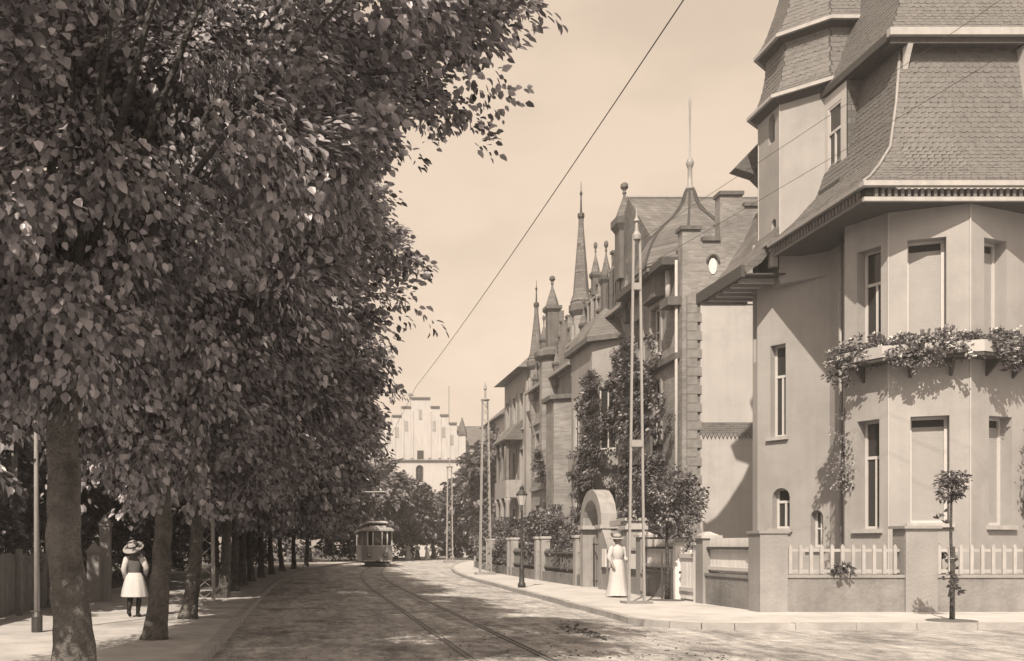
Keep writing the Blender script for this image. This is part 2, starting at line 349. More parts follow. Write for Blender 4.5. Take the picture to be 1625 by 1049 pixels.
class Facet:
    """vertical wall plane seen from outside: s runs left to right from p0, o is outwards, z is up"""
    def __init__(f, p0, p1):
        f.p0 = Vector((p0[0], p0[1], 0)); d = Vector((p1[0], p1[1], 0)) - f.p0
        f.len = d.length; f.d = d.normalized(); f.n = Vector((f.d.y, -f.d.x, 0))
    def pt(f, s, o, z): q = f.p0 + f.d * s + f.n * o; return (q.x, q.y, z)
    def box(f, mb, s0, s1, o0, o1, z0, z1):
        mb.hexa([f.pt(s0, o1, z0), f.pt(s1, o1, z0), f.pt(s1, o0, z0), f.pt(s0, o0, z0), f.pt(s0, o1, z1), f.pt(s1, o1, z1), f.pt(s1, o0, z1), f.pt(s0, o0, z1)])
    def wall(f, mb, z0, z1, holes=(), depth=0.3, s0=0.0, s1=None):
        """wall sheet with real openings and reveals; hole = (s0, s1, z0, z1, arched)"""
        s1 = f.len if s1 is None else s1
        S = sorted(set([s0, s1] + [h[0] for h in holes] + [h[1] for h in holes])); Z = sorted(set([z0, z1] + [h[2] for h in holes] + [h[3] for h in holes]))
        for i in range(len(S) - 1):
            for j in range(len(Z) - 1):
                cs, cz = (S[i] + S[i + 1]) / 2, (Z[j] + Z[j + 1]) / 2
                if any(h[0] < cs < h[1] and h[2] < cz < h[3] for h in holes): continue
                mb.quad(f.pt(S[i], 0, Z[j]), f.pt(S[i + 1], 0, Z[j]), f.pt(S[i + 1], 0, Z[j + 1]), f.pt(S[i], 0, Z[j + 1]))
        for h in holes:
            a, b, c, d = h[:4]; D = -depth
            arch = len(h) > 4 and h[4]
            top = d - (b - a) / 2 if arch else d
            mb.quad(f.pt(a, 0, c), f.pt(a, D, c), f.pt(a, D, top), f.pt(a, 0, top))
            mb.quad(f.pt(b, 0, c), f.pt(b, D, c), f.pt(b, D, top), f.pt(b, 0, top))
            mb.quad(f.pt(a, 0, c), f.pt(b, 0, c), f.pt(b, D, c), f.pt(a, D, c))
            if not arch:
                mb.quad(f.pt(a, 0, d), f.pt(b, 0, d), f.pt(b, D, d), f.pt(a, D, d))
            else:
                r = (b - a) / 2; m = (a + b) / 2; K = 8
                cur = [(m - r * math.cos(math.pi * k / K), top + r * math.sin(math.pi * k / K)) for k in range(K + 1)]
                for k in range(K):
                    (sa, za), (sb, zb) = cur[k], cur[k + 1]
                    mb.quad(f.pt(sa, 0, za), f.pt(sb, 0, zb), f.pt(sb, 0, d), f.pt(sa, 0, d))
                    mb.quad(f.pt(sa, 0, za), f.pt(sb, 0, zb), f.pt(sb, D, zb), f.pt(sa, D, za))
    def window(f, parent, h, depth=0.3, style='sash', frame_mat='white_wood', sill=True, surround=None, fw=0.06, name='window'):
        """window set in an opening: frame (part) > pane, sill, shutter (sub-parts)"""
        a, b, c, d = h[:4]; arch = len(h) > 4 and h[4]; D = -depth + 0.06
        m = MB()
        f.box(m, a, a + fw, D, D + 0.05, c, d); f.box(m, b - fw, b, D, D + 0.05, c, d)
        f.box(m, a + fw, b - fw, D, D + 0.05, c, c + fw); f.box(m, a + fw, b - fw, D, D + 0.05, d - fw, d)
        if style == 'sash':
            zt = c + (d - c) * 0.66
            f.box(m, a + fw, b - fw, D, D + 0.055, zt - 0.035, zt + 0.035)
            f.box(m, (a + b) / 2 - 0.025, (a + b) / 2 + 0.025, D, D + 0.05, c + fw, zt - 0.035)
        elif style == 'cross':
            f.box(m, (a + b) / 2 - 0.025, (a + b) / 2 + 0.025, D, D + 0.05, c + fw, d - fw)
            f.box(m, a + fw, b - fw, D + 0.003, D + 0.053, (c + d) / 2 - 0.02, (c + d) / 2 + 0.02)
        w = m.build(name, frame_mat, parent)
        if style == 'shutter':
            sh = MB(); n = max(6, int((d - c - fw * 2) / 0.055)); dd = d - 0.16
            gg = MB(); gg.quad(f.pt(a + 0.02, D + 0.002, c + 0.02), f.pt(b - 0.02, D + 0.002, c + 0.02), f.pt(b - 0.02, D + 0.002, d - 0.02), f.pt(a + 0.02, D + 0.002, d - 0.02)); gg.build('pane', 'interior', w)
            for k in range(n):
                z0 = c + fw + (dd - c - 2 * fw) * k / n; z1 = c + fw + (dd - c - 2 * fw) * (k + 1) / n
                sh.quad(f.pt(a + fw, D + 0.013, z0), f.pt(b - fw, D + 0.013, z0), f.pt(b - fw, D + 0.010, z1), f.pt(a + fw, D + 0.010, z1))
                sh.quad(f.pt(a + fw, D + 0.010, z1), f.pt(b - fw, D + 0.010, z1), f.pt(b - fw, D + 0.013, z1), f.pt(a + fw, D + 0.013, z1))
            sh.build('roller_shutter', 'shutter', w)
        else:
            g = MB(); g.quad(f.pt(a + 0.02, D + 0.02, c + 0.02), f.pt(b - 0.02, D + 0.02, c + 0.02), f.pt(b - 0.02, D + 0.02, d - 0.02), f.pt(a + 0.02, D + 0.02, d - 0.02))
            g.build('pane', 'glass', w)
        if sill:
            q = MB(); f.box(q, a - 0.09, b + 0.09, -0.02, 0.09, c - 0.1, c - 0.004); q.build('sill', 'moulding', w)
        if surround:
            q = MB(); e = 0.16
            f.box(q, a - e, a - 0.004, 0.003, 0.05, c, d + e); f.box(q, b + 0.004, b + e, 0.003, 0.05, c, d + e)
            f.box(q, a - 0.004, b + 0.004, 0.003, 0.05, d + 0.004, d + e)
            q.build('surround', surround, w)
        return w

def slate_matrix(p, x, y):
    z = x.cross(y).normalized()
    return Matrix(((x.x, y.x, z.x, p.x), (x.y, y.y, z.y, p.y), (x.z, y.z, z.z, p.z), (0, 0, 0, 1)))

_slate = None
def slate_mesh():
    global _slate
    if _slate is None:
        me = bpy.data.meshes.new('slate')
        # unit tile, pointed lower edge, lifted at its foot
        vs = [(-.5, .22, .0), (-.28, -.06, .0), (.28, -.06, .0), (.5, .22, .0), (.5, 1.1, -.02), (-.5, 1.1, -.02)]
        top = [(x, y, (0.02 if y > 1 else 0.16)) for x, y, _ in vs]
        n = 6
        me.from_pydata(vs + top, [], [tuple(range(n, 2 * n))] + [(i, (i + 1) % n, n + (i + 1) % n, n + i) for i in range(n)])
        me.materials.append(M['slate']); me.update(); _slate = me
    return _slate

def slates(parent, q, w, h, single=False, seed=1, name='slate'):
    """rows of slates over a roof face q = bottom-left, bottom-right, top-right, top-left"""
    rnd = random.Random(seed); a, b, c, d = [Vector(p) for p in q]; org = ORG[parent]
    H = ((d - a).length + (c - b).length) / 2; rows = max(1, int(round(H / h))); out = MB()
    me = slate_mesh(); cnt = 0
    base = [Vector(v.co) for v in me.vertices]; faces = [tuple(p.vertices) for p in me.polygons]
    for j in range(rows):
        t0, t1 = j / rows, (j + 1) / rows
        L = a.lerp(d, t0); Rr = b.lerp(c, t0); L1 = a.lerp(d, t1); R1 = b.lerp(c, t1)
        n = max(1, int(round((Rr - L).length / w)))
        for i in range(n):
            s = (i + 0.5 + (0.25 if j % 2 else -0.25)) / n
            s = min(max(s, 0.5 / n), 1 - 0.5 / n)
            p = L.lerp(Rr, s); p1 = L1.lerp(R1, s)
            x = (Rr - L) / n * 0.985; y = p1 - p
            x = x * (1 + rnd.uniform(-0.02, 0.02)); 
            z = x.cross(y).normalized()
            y = y + z * rnd.uniform(-0.004, 0.004); p = p + z * rnd.uniform(0.0, 0.003)
            zz = z * 0.06
            mtx = Matrix(((x.x, y.x, zz.x, p.x), (x.y, y.y, zz.y, p.y), (x.z, y.z, zz.z, p.z), (0, 0, 0, 1)))
            if single is True or (callable(single) and single(p)):
                o = bpy.data.objects.new(name, me); COL.objects.link(o); o.parent = parent; ORG[o] = org
                mm = mtx.copy(); mm.translation = p - org
                o.matrix_local = mm
                cnt += 1
            else:
                out.add([mtx @ v for v in base], faces)
    if out.v:
        o = out.build('slate_covering', 'slate', parent); o['kind'] = 'stuff'
        return o

# ------------------------------------------------------------------ foliage
def leaf_mesh(name, P, A, N, size, origin):
    """P positions, A leaf axes, N leaf normals, size per leaf -> folded six-point leaves"""
    n = len(P)
    A = A / np.linalg.norm(A, axis=1, keepdims=True)
    B = np.cross(N, A); B /= (np.linalg.norm(B, axis=1, keepdims=True) + 1e-9)
    N = np.cross(A, B)
    sz = size[:, None]
    def p(a, b, c): return P + (A * a + B * b + N * c) * sz
    V = np.stack([p(0, 0, 0), p(.30, .36, .07), p(.72, .25, .02), p(1.0, 0, -.14), p(.72, -.25, .02), p(.30, -.36, .07)], axis=1).reshape(-1, 3) - np.array(origin)[None]
    base = (np.arange(n) * 6)[:, None]
    F = np.concatenate([base + np.array([[0, 1, 2, 3]]), base + np.array([[0, 3, 4, 5]])], axis=1).reshape(-1)
    me = bpy.data.meshes.new(name)
    me.vertices.add(n * 6); me.loops.add(n * 8); me.polygons.add(n * 2)
    me.vertices.foreach_set('co', V.astype(np.float32).ravel())
    me.loops.foreach_set('vertex_index', F.astype(np.int32))
    me.polygons.foreach_set('loop_start', np.arange(0, n * 8, 4, dtype=np.int32))
    me.update(calc_edges=True); me.validate()
    return me

def unit(rng, n):
    v = rng.normal(size=(n, 3)); return v / np.linalg.norm(v, axis=1, keepdims=True)

def sprays(rng, centers, radii, per, size, core, droop=0.5, flat=0.75):
    """leaf sprays: each centre gets a ragged clump of leaves lying like shingles, hanging outwards and down"""
    C = np.repeat(centers, per, axis=0); n = len(C); Rr = np.repeat(radii, per)
    d = unit(rng, n); r = rng.uniform(0.15, 1.0, n) ** 0.6
    off = d * (r * Rr)[:, None]; off[:, 2] *= flat
    P = C + off
    out = P - np.array(core)[None]; out[:, 2] *= 0.5; out /= (np.linalg.norm(out, axis=1, keepdims=True) + 1e-6)
    A = out * 0.8 + off / (Rr[:, None] + 1e-6) * 0.5 + np.repeat(rng.normal(size=(len(centers), 3)) * 0.35, per, axis=0) + rng.normal(size=(n, 3)) * 0.30; A[:, 2] -= droop
    N = out * 0.55 + np.repeat(rng.normal(size=(len(centers), 3)) * 0.35, per, axis=0) + rng.normal(size=(n, 3)) * 0.27; N[:, 2] += 0.75
    S = size * rng.uniform(0.6, 1.25, n)
    return P, A, N, S

def crown_points(rng, core, rad, nl, lr, nc, cr, shear=0.0, left=1.0):
    """lobes on an ellipsoid, clumps over the surface of each lobe"""
    core = np.array(core); rad = np.array(rad)
    g = []
    ga = math.pi * (3 - math.sqrt(5))
    for i in range(nl):
        z = 1 - 2 * (i + 0.5) / nl; th = ga * i + rng.uniform(-0.4, 0.4); q = math.sqrt(1 - z * z)
        g.append((q * math.cos(th), q * math.sin(th), z))
    g = np.array(g); lobes = core + g * rad * rng.uniform(0.58, 0.80, (nl, 1))
    rel = lobes[:, 0] - core[0]; lobes[:, 0] = core[0] + np.where(rel < 0, rel * left, rel)
    lobes[:, 0] += shear * (lobes[:, 2] - core[2]) * (rel > 0)
    C = []; Rr = []
    for i in range(nl):
        k = nc; d = unit(rng, k)
        d = d + g[i] * 0.6 + np.array([0, 0, 0.35]); d /= np.linalg.norm(d, axis=1, keepdims=True)
        l = lr * rng.uniform(0.8, 1.25)
        C.append(lobes[i] + d * l * rng.uniform(0.55, 1.0, (k, 1)) * np.array([1, 1, 0.85])); Rr.append(np.full(k, cr) * rng.uniform(0.7, 1.3, k))
    C = np.concatenate(C); Rr = np.concatenate(Rr)
    return lobes, C, Rr

def trunk_mb(base, top, r0, r1, flare=1.55, seed=0, n=16, seg=22, bend=0.12):
    rnd = random.Random(seed); base = Vector(base); top = Vector(top); rings = []
    bx, by = rnd.uniform(-bend, bend), rnd.uniform(-bend, bend)
    for k in range(seg + 1):
        t = k / seg; p = base.lerp(top, t); w = math.sin(t * math.pi)
        p = p + Vector((bx * w + rnd.uniform(-.015, .015), by * w, 0))
        r = r0 + (r1 - r0) * t
        h = (p.z - base.z)
        r *= 1 + (flare - 1) * math.exp(-h / 0.28)
        rings.append([p + Vector((math.cos(2 * math.pi * i / n), math.sin(2 * math.pi * i / n), 0)) * r * (1 + rnd.uniform(-.05, .05) + 0.05 * math.sin(1.9 * i + 2.2 * p.z) + (0.14 * math.sin(2.5 * i + seed) * math.exp(-h / 0.35))) for i in range(n)])
    m = MB(); m.loft(rings); return m

def tree(name, label, cat, base, group=None, trunk_r=0.2, trunk_top=3.4, core_z=7.4, rad=(4.6, 3.6, 4.7), nl=30, lr=1.35, nc=12, cr=0.5, per=70, leaf=0.2, seed=1, core_dx=0.0, leafmat='leaf', barkmat='bark', limbs=True, shear=0.0, left=1.0):
    rng = np.random.default_rng(seed); rnd = random.Random(seed)
    t = thing(name, label, cat, base, group); b = Vector(base)
    core = Vector((b.x + core_dx, b.y, b.z + core_z))
    top = Vector((b.x + rnd.uniform(-.1, .1) + core_dx * 0.2, b.y + rnd.uniform(-.1, .1), b.z + trunk_top))
    tr = trunk_mb(b - Vector((0, 0, 0.05)), top, trunk_r, trunk_r * 0.72, seed=seed).build('trunk', barkmat, t, smooth=True)
    lobes, C, Rr = crown_points(rng, core, rad, nl, lr, nc, cr, shear, left)
    if limbs:
        for i in range(0, nl, 2):
            l = Vector(lobes[i]); m = MB()
            mid = top.lerp(l, 0.5) + Vector((rnd.uniform(-.2, .2), rnd.uniform(-.2, .2), 0.35))
            m.tube([top - Vector((0, 0, 0.25)), top.lerp(mid, 0.55), mid, l], [trunk_r * 0.36, trunk_r * 0.22, trunk_r * 0.13, trunk_r * 0.05], 6)
            m.build('limb', 'bark_dark', tr, smooth=True)
    P, A, N, S = sprays(rng, C, Rr, per, leaf, core)
    # feathery outer twigs: short drooping runs of leaves that break up the outline
    gdir = lobes - np.array(core); gdir /= np.linalg.norm(gdir, axis=1, keepdims=True)
    nt_ = nl * 5; ii = rng.integers(0, nl, nt_); dv = gdir[ii] + rng.normal(size=(nt_, 3)) * 0.55; dv[:, 2] -= 0.15; dv /= np.linalg.norm(dv, axis=1, keepdims=True)
    L = rng.uniform(0.35, 1.05, nt_)[:, None]; st = lobes[ii] + dv * lr * 0.85
    tc_ = np.concatenate([st + dv * L * q + np.array([0, 0, -0.28 * q * q]) for q in (0.25, 0.5, 0.75, 1.0)])
    P2, A2, N2, S2 = sprays(rng, tc_, np.full(len(tc_), 0.17), 11, leaf, core)
    P, A, N, S = np.concatenate([P, P2]), np.concatenate([A, A2]), np.concatenate([N, N2]), np.concatenate([S, S2])
    keep = P[:, 2] > b.z + 1.9
    me = leaf_mesh('crown', P[keep], A[keep], N[keep], S[keep], b)
    c = link_mesh('crown', me, M[leafmat], t); c['kind'] = 'stuff'
    return t, (P[keep], A[keep], N[keep], S[keep])

def shrub(name, label, cat, base, rad, group=None, n=40, per=40, leaf=0.1, seed=1, leafmat='leaf_shrub', stems=5, lift=0.0, flowers=0):
    rng = np.random.default_rng(seed); rnd = random.Random(seed); b = Vector(base)
    t = thing(name, label, cat, base, group)
    d = unit(rng, n); d[:, 2] = np.abs(d[:, 2]) * 1.35 - 0.65
    core = np.array([b.x, b.y, b.z + rad[2] * 0.55 + lift])
    C = core + d * np.array(rad) * rng.uniform(0.35, 0.95, (n, 1)) * np.array([1, 1, 0.8])
    C[:, 2] = np.maximum(C[:, 2], b.z + 0.05)
    P, A, N, S = sprays(rng, C, np.full(n, min(rad) * 0.32) * rng.uniform(.7, 1.4, n), per, leaf, core, droop=0.25)
    P[:, 2] = np.maximum(P[:, 2], b.z + 0.03)
    c = link_mesh('foliage', leaf_mesh('foliage', P, A, N, S, b), M[leafmat], t); c['kind'] = 'stuff'
    for k in range(stems):
        m = MB(); e = Vector(C[rnd.randrange(n)])
        m.tube([b + Vector((rnd.uniform(-.1, .1) * rad[0], rnd.uniform(-.1, .1) * rad[1], 0)), b.lerp(e, 0.5) + Vector((0, 0, .1)), e], [0.025, 0.018, 0.006], 5)
        m.build('stem', 'bark_dark', t)
    return t

# ================================================================== SETTING
def off(Y): return 0.0 if Y < 32 else 3.3 * ((Y - 32) / 40.0) ** 2
def kerb_l(Y): return -1.32 + off(Y) * 0.92
def kerb_r(Y): return 6.1 + 0.03 * max(0, min(Y, 36) - 17.8) + off(Y) * 1.12
def trackx(Y): return 2.53 + off(Y) * 0.80
def wall_x(Y): return 9.45 - 0.028 * max(0, Y - 21) + off(Y) * 1.05
KH = 0.11

g = MB(); S_ = 900
n = 24
for i in range(n):
    for j in range(n):
        x0, x1 = -S_ + 2 * S_ * i / n, -S_ + 2 * S_ * (i + 1) / n; y0, y1 = -200 + 1400 * j / n, -200 + 1400 * (j + 1) / n
        g.quad((x0, y0, -0.03), (x1, y0, -0.03), (x1, y1, -0.03), (x0, y1, -0.03))
tag(g.build('ground', 'earth'), kind='structure')

YS = [-14, 0, 8, 14, 17.8] + [20 + 3 * k for k in range(46)]
r_ = MB()
def road_row(Y):
    l = kerb_l(Y) - 0.05
    rr = (kerb_r(Y) + 0.1) if Y >= 19 else 45.0
    cz = lambda t: 0.05 * (1 - (2 * t - 1) ** 2)
    pts = []
    for k in range(9):
        t = k / 8
        if Y >= 19:
            pts.append((l + (rr - l) * t, Y, cz(t)))
        else:
            x = l + (6.2 - l) * t if k < 7 else (6.2 if k == 7 else 45.0)
            pts.append((x, Y, cz(min(t * 8 / 7, 1.0)) if k < 8 else 0.0))
    return pts
r_.loft([road_row(Y) for Y in YS], cap=False, closed=False)
o = r_.build('road', 'road', smooth=True); tag(o, kind='structure')

# pavement on the villa side, round the corner into the side street
pv = MB()
CORN = [(6.1 + 1.4 * (1 - math.cos(a)), 17.8 + 1.4 * (1 - math.sin(a))) for a in [0, math.pi / 8, math.pi / 4, 3 * math.pi / 8, math.pi / 2]]
outer = [(45.0, 17.8)] + list(reversed(CORN)) + [(kerb_r(Y), Y) for Y in [20.5] + YS[6:]]
top = MB()
# side-street arm then street arm, as separate strips of one sheet
top.poly([(45, 17.8, KH), (45, 24, KH), (9.0, 24, KH), (6.1 + 0.19, 24, KH), (6.18, 20.5, KH)] + [(x, y, KH) for x, y in CORN])
Yp = [24.0] + [Y for Y in YS if Y > 24]
top.loft([[(kerb_r(Y), Y, KH), (wall_x(Y) + 6.0, Y, KH)] for Y in Yp], cap=False, closed=False)
tag(top.build('pavement', 'walk'), kind='structure')
lw = MB()
lw.loft([[(-6.3 + off(Y) * 0.9, Y, KH), (-3.6 + off(Y) * 0.9, Y, KH), (kerb_l(Y), Y, KH)] for Y in YS], cap=False, closed=False)
tag(lw.build('footpath', 'walk_left'), kind='structure')

def kerb_line(name, pts, side):
    root = bpy.data.objects.new(name, None); COL.objects.link(root); ORG[root] = Vector((0, 0, 0)); root['kind'] = 'structure'
    rnd = random.Random(5)
    # walk the line and lay stones of about a metre
    P = [Vector((x, y, 0)) for x, y in pts]; acc = []
    for a, b in zip(P[:-1], P[1:]):
        k = max(1, int(round((b - a).length / 1.05)))
        for i in range(k): acc.append(a.lerp(b, i / k))
    acc.append(P[-1])
    for a, b in zip(acc[:-1], acc[1:]):
        d = (b - a).normalized(); nrm = Vector((d.y, -d.x, 0)) * side
        j = rnd.uniform(-.008, .008); z = KH + 0.008 + rnd.uniform(-.006, .008)
        a2, b2 = a + d * 0.006, b - d * 0.006
        m = MB(); w = 0.17
        i0, o0 = nrm * (-w + 0.02 + j), nrm * (0.03 + j)
        m.hexa([a2 + o0 - Vector((0, 0, .1)), b2 + o0 - Vector((0, 0, .1)), b2 + i0 - Vector((0, 0, .1)), a2 + i0 - Vector((0, 0, .1)),
                a2 + o0 * 0.6 + Vector((0, 0, z)), b2 + o0 * 0.6 + Vector((0, 0, z)), b2 + i0 + Vector((0, 0, z)), a2 + i0 + Vector((0, 0, z))])
        m.build('kerb_stone', 'kerb', root)
kerb_line('kerb_villa_side', [(30, 17.8)] + list(reversed(CORN)) + [(kerb_r(Y), Y) for Y in [20.5] + [22 + 2 * k for k in range(40)]], -1)
kerb_line('kerb_avenue_side', [(kerb_l(Y), Y) for Y in [4 + 2 * k for k in range(46)]], 1)

# tram track let into the macadam
tt = bpy.data.objects.new('tram_track', None); COL.objects.link(tt); ORG[tt] = Vector((0, 0, 0)); tt['kind'] = 'structure'
for sgn in (-0.5, 0.5):
    m = MB()
    ys = [2 + 1.5 * k for k in range(66)]
    for dx, w, h in ((0, 0.05, 0.008), (0.07, 0.022, 0.006)):
        m.loft([[(trackx(Y) + sgn + dx - w / 2, Y, 0.02), (trackx(Y) + sgn + dx - w / 2, Y, 0.05 + h), (trackx(Y) + sgn + dx + w / 2, Y, 0.05 + h), (trackx(Y) + sgn + dx + w / 2, Y, 0.02)] for Y in ys])
    m.build('rail', 'rail', tt)
rnd = random.Random(11)
md = MB()      # trodden mud and droppings by the corner and scraps along the road
def clod(x, y, r, z=0.03):
    prof = [(r, 0), (r * 0.9, r * 0.25), (r * 0.45, r * 0.5), (0.01, r * 0.55)]
    md.lathe(prof, (x, y, z), 6, rnd.uniform(0, 6), 1.0, rnd.uniform(0.6, 1.6))
for k in range(170):
    t = rnd.random(); u = 885 + 85 * t + rnd.gauss(0, 6); v = 992 + 26 * t + rnd.gauss(0, 3.0)
    Y = 2400 / (v - 865); clod((u - 491) / 1600 * Y, Y, rnd.uniform(0.012, 0.05), 0.0 if u > 960 else 0.012)
for k in range(900):
    Y = 13 + 30 * rnd.random() ** 1.8; x = rnd.uniform(-1.2, 6.0); clod(x, Y, rnd.uniform(0.006, 0.022), 0.05 * (1 - (2 * (x + 1.3) / 7.5 - 1) ** 2) - 0.004)
o = md.build('road_mud', 'mud'); tag(o, 'dark trodden mud clods scattered on the macadam road', 'mud', kind='stuff')

# ================================================================== CORNER VILLA
villa = thing('corner_villa', 'large pale plastered corner villa with slate mansard, polygonal bay and round-capped tower', 'house', (14, 25, 0))
N_ = Vector((14.75, 22.5)); c225, s225 = math.cos(R(22.5)), math.sin(R(22.5))
C1 = N_ + Vector((-c225, s225)) * 1.6; C0 = C1 + Vector((-s225, c225)) * 1.15; C3 = N_ + Vector((c225, s225)) * 2.2; C4 = C3 + Vector((s225, c225)) * 1.3
Q = (13.48, 26.12); P_ = (12.42, 27.95)
ZS = 9.12                      # soffit
fB = Facet(C0, C1); fA = Facet(C1, N_); fR = Facet(N_, C3); fE = Facet(C3, C4); fT = Facet(P_, Q)
wallb = MB()
hB = [(0.34, 0.92, 1.88, 4.42), (0.34, 0.96, 6.1, 8.42)]
hA = [(0.44, 1.20, 2.0, 4.42), (0.38, 1.14, 6.1, 8.44)]
hR = [(0.62, 1.42, 1.95, 4.42), (0.46, 1.22, 6.1, 8.42)]
fB.wall(wallb, 0, ZS, hB, 0.38); fA.wall(wallb, 0, ZS, hA, 0.38); fR.wall(wallb, 0, ZS, hR, 0.38); fE.wall(wallb, 0, ZS)
wallb.build('bay_wall', 'plaster', villa)
for h in hB: fB.window(villa, h, 0.38, 'sash')
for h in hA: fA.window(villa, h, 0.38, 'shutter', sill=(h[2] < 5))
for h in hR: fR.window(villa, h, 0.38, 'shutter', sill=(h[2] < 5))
# string line at each bay corner: thin plaster arris beads
m = MB()
for c in (C1, N_, C3):
    m.tube([(c.x, c.y, 0.3), (c.x, c.y, ZS - 0.01)], 0.022, 6)
m.build('corner_bead', 'plaster_light', villa)
# house body behind the bay
bodyw = MB()
# plan
body = [(13.5, 24.17), (18.6, 24.17), (18.6, 33.5), (13.0, 33.5), (13.0, 28.25), (P_[0], 28.25)]
for a, b in (((13.5, 24.17), (18.6, 24.17)), ((18.6, 24.17), (18.6, 31.0)), ((18.6, 31.0), (14.9, 31.0)), ((14.9, 31.0), (14.9, 28.25)), ((14.9, 28.25), (P_[0], 28.25)), ((Q[0], Q[1]), (13.5, 24.17)), ((C0.x, C0.y), (13.5, 24.17))):
    Facet(a, b).wall(bodyw, 0, 9.9)
fS = Facet((P_[0], 28.25), P_)
fS.wall(bodyw, 0, 9.2, [(0.05, 0.25, 6.6, 8.5)], 0.25)
bodyw.build('wall', 'plaster', villa)
fS.window(villa, (0.05, 0.25, 6.6, 8.5), 0.25, 'plain', 'dark_wood', sill=False, fw=0.02)
tw = MB()
hT = [(0.40, 0.86, 4.45, 6.95), (0.46, 0.98, 1.95, 3.05, True), (1.58, 1.93, 1.45, 2.42, True)]
fT.wall(tw, 0, 8.75, hT, 0.32)
# eight-sided upper tower, corbelled out
TC = Vector((14.145, 27.65)); RT = 1.67
def octa(r, c=TC): return [(c.x + r * math.cos(R(22.5 + 45 * k)), c.y + r * math.sin(R(22.5 + 45 * k))) for k in range(8)]
oc = octa(RT)
slit = {}
for k in range(8):
    a, b = Vector(oc[(k) % 8]), Vector(oc[(k + 1) % 8])
    f = Facet(a, b)             # outside is on the right when walked counter-clockwise reversed; pick outward one
    if f.n.dot(Vector((TC.x, TC.y, 0)) - f.p0) > 0: f = Facet(b, a)
    holes = []
    if f.n.x < -0.95: holes = [(0.62, 0.98, 12.45, 13.25, True), (0.80, 1.06, 9.75, 10.35, True)]
    f.wall(tw, 8.55, 13.45, holes, 0.25)
    for h in holes: slit[h] = f
tw.prism(octa(RT - 0.002), 8.50, 8.56)
tw.build('tower_wall', 'plaster', villa)
for h, f in slit.items(): f.window(villa, h, 0.25, 'plain', 'dark_wood', sill=False, fw=0.03)
for h in hT: fT.window(villa, h, 0.32, 'sash' if h[0] < 1 else 'cross', sill=True)
m = MB()
for k in range(8): m.tube([(oc[k][0], oc[k][1], 8.6), (oc[k][0], oc[k][1], 13.4)], 0.02, 6)
m.build('tower_bead', 'plaster_light', villa)

# --- tower roof: flared lower skirt, upper eaves, pointed cap
def octa_roof(name, prof, material='slate', c=TC, slat=None, seed=3):
    mb = MB(); mb.loft([[(x, y, z) for x, y in octa(r, c)] for r, z in prof])
    base = mb.build(name, 'roof_base' if slat else material, villa)
    if slat:
        for k in range(8):
            mid = (Vector(octa(1, c)[k]) + Vector(octa(1, c)[(k + 1) % 8])) / 2 - c
            if mid.y > 0.3: continue
            for (r0, z0), (r1, z1) in zip(prof[:-1], prof[1:]):
                if z1 - z0 < 0.12: continue
                A0, A1, B0, B1 = octa(r0, c)[k], octa(r0, c)[(k + 1) % 8], octa(r1, c)[k], octa(r1, c)[(k + 1) % 8]
                slates(base, [(*A0, z0), (*A1, z0), (*B1, z1), (*B0, z1)], 0.165, 0.13, False, seed + k)
    return base
octa_roof('tower_skirt_roof', [(1.92, 13.50), (1.70, 13.78), (1.57, 14.2), (1.50, 14.6), (1.48, 15.05)], slat=True)
octa_roof('tower_cap_roof', [(1.76, 15.17), (1.52, 15.55), (1.22, 16.4), (0.8, 18.0), (0.02, 21.0)], slat=True, seed=20)
def octa_gutter(name, r, z, h=0.09, w=0.1, mat_='moulding'):
    mb = MB(); o1, o2 = octa(r), octa(r - w)
    for k in range(8):
        a, b = o1[k], o1[(k + 1) % 8]; c, d = o2[(k + 1) % 8], o2[k]
        mb.hexa([(*a, z), (*b, z), (*c, z), (*d, z), (*a, z + h), (*b, z + h), (*c, z + h), (*d, z + h)])
    return mb.build(name, mat_, villa)
octa_gutter('tower_gutter', 1.98, 13.43); octa_gutter('tower_upper_gutter', 1.80, 15.09)
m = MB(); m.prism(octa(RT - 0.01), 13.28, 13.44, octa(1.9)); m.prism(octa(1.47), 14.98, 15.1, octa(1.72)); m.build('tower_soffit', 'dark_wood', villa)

# --- main eaves cornice, soffit, gutter (front and street side)
EX, EY = 12.17, 22.15
XE = 18.7
co = MB()
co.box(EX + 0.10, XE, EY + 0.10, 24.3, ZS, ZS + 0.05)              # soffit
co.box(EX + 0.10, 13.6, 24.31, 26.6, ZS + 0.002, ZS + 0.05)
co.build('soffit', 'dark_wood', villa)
co = MB()
co.box(EX + 0.06, XE, EY + 0.07, EY + 0.16, ZS - 0.03, ZS + 0.06); co.build('cornice_lower_moulding', 'moulding', villa)
co = MB(); co.box(EX + 0.06, EX + 0.15, EY + 0.17, 26.55, ZS - 0.03, ZS + 0.06); co.build('cornice_side_moulding', 'dark_wood', villa)
co = MB(); co.box(EX + 0.16, XE, EY + 0.17, EY + 0.26, ZS + 0.06, ZS + 0.26); co.box(EX + 0.16, EX + 0.25, EY + 0.27, 26.6, ZS + 0.06, ZS + 0.26); co.build('frieze', 'dark_wood', villa)
de_mesh = None
for k in range(44):
    m = MB(); x = EX + 0.30 + k * 0.145
    if x > XE: break
    m.box(x, x + 0.07, EY + 0.08, EY + 0.168, ZS + 0.07, ZS + 0.25); m.build('dentil', 'mid_wood', villa)
for k in range(28):
    m = MB(); y = EY + 0.35 + k * 0.15
    m.box(EX + 0.07, EX + 0.158, y, y + 0.07, ZS + 0.07, ZS + 0.25); m.build('dentil', 'mid_wood', villa)
co = MB()
for prof in ([(0.0, 0.26), (0.0, 0.36), (0.16, 0.36), (0.16, 0.26)],):
    co.box(EX - 0.02, XE, EY - 0.05, EY + 0.10, ZS + 0.27, ZS + 0.38)
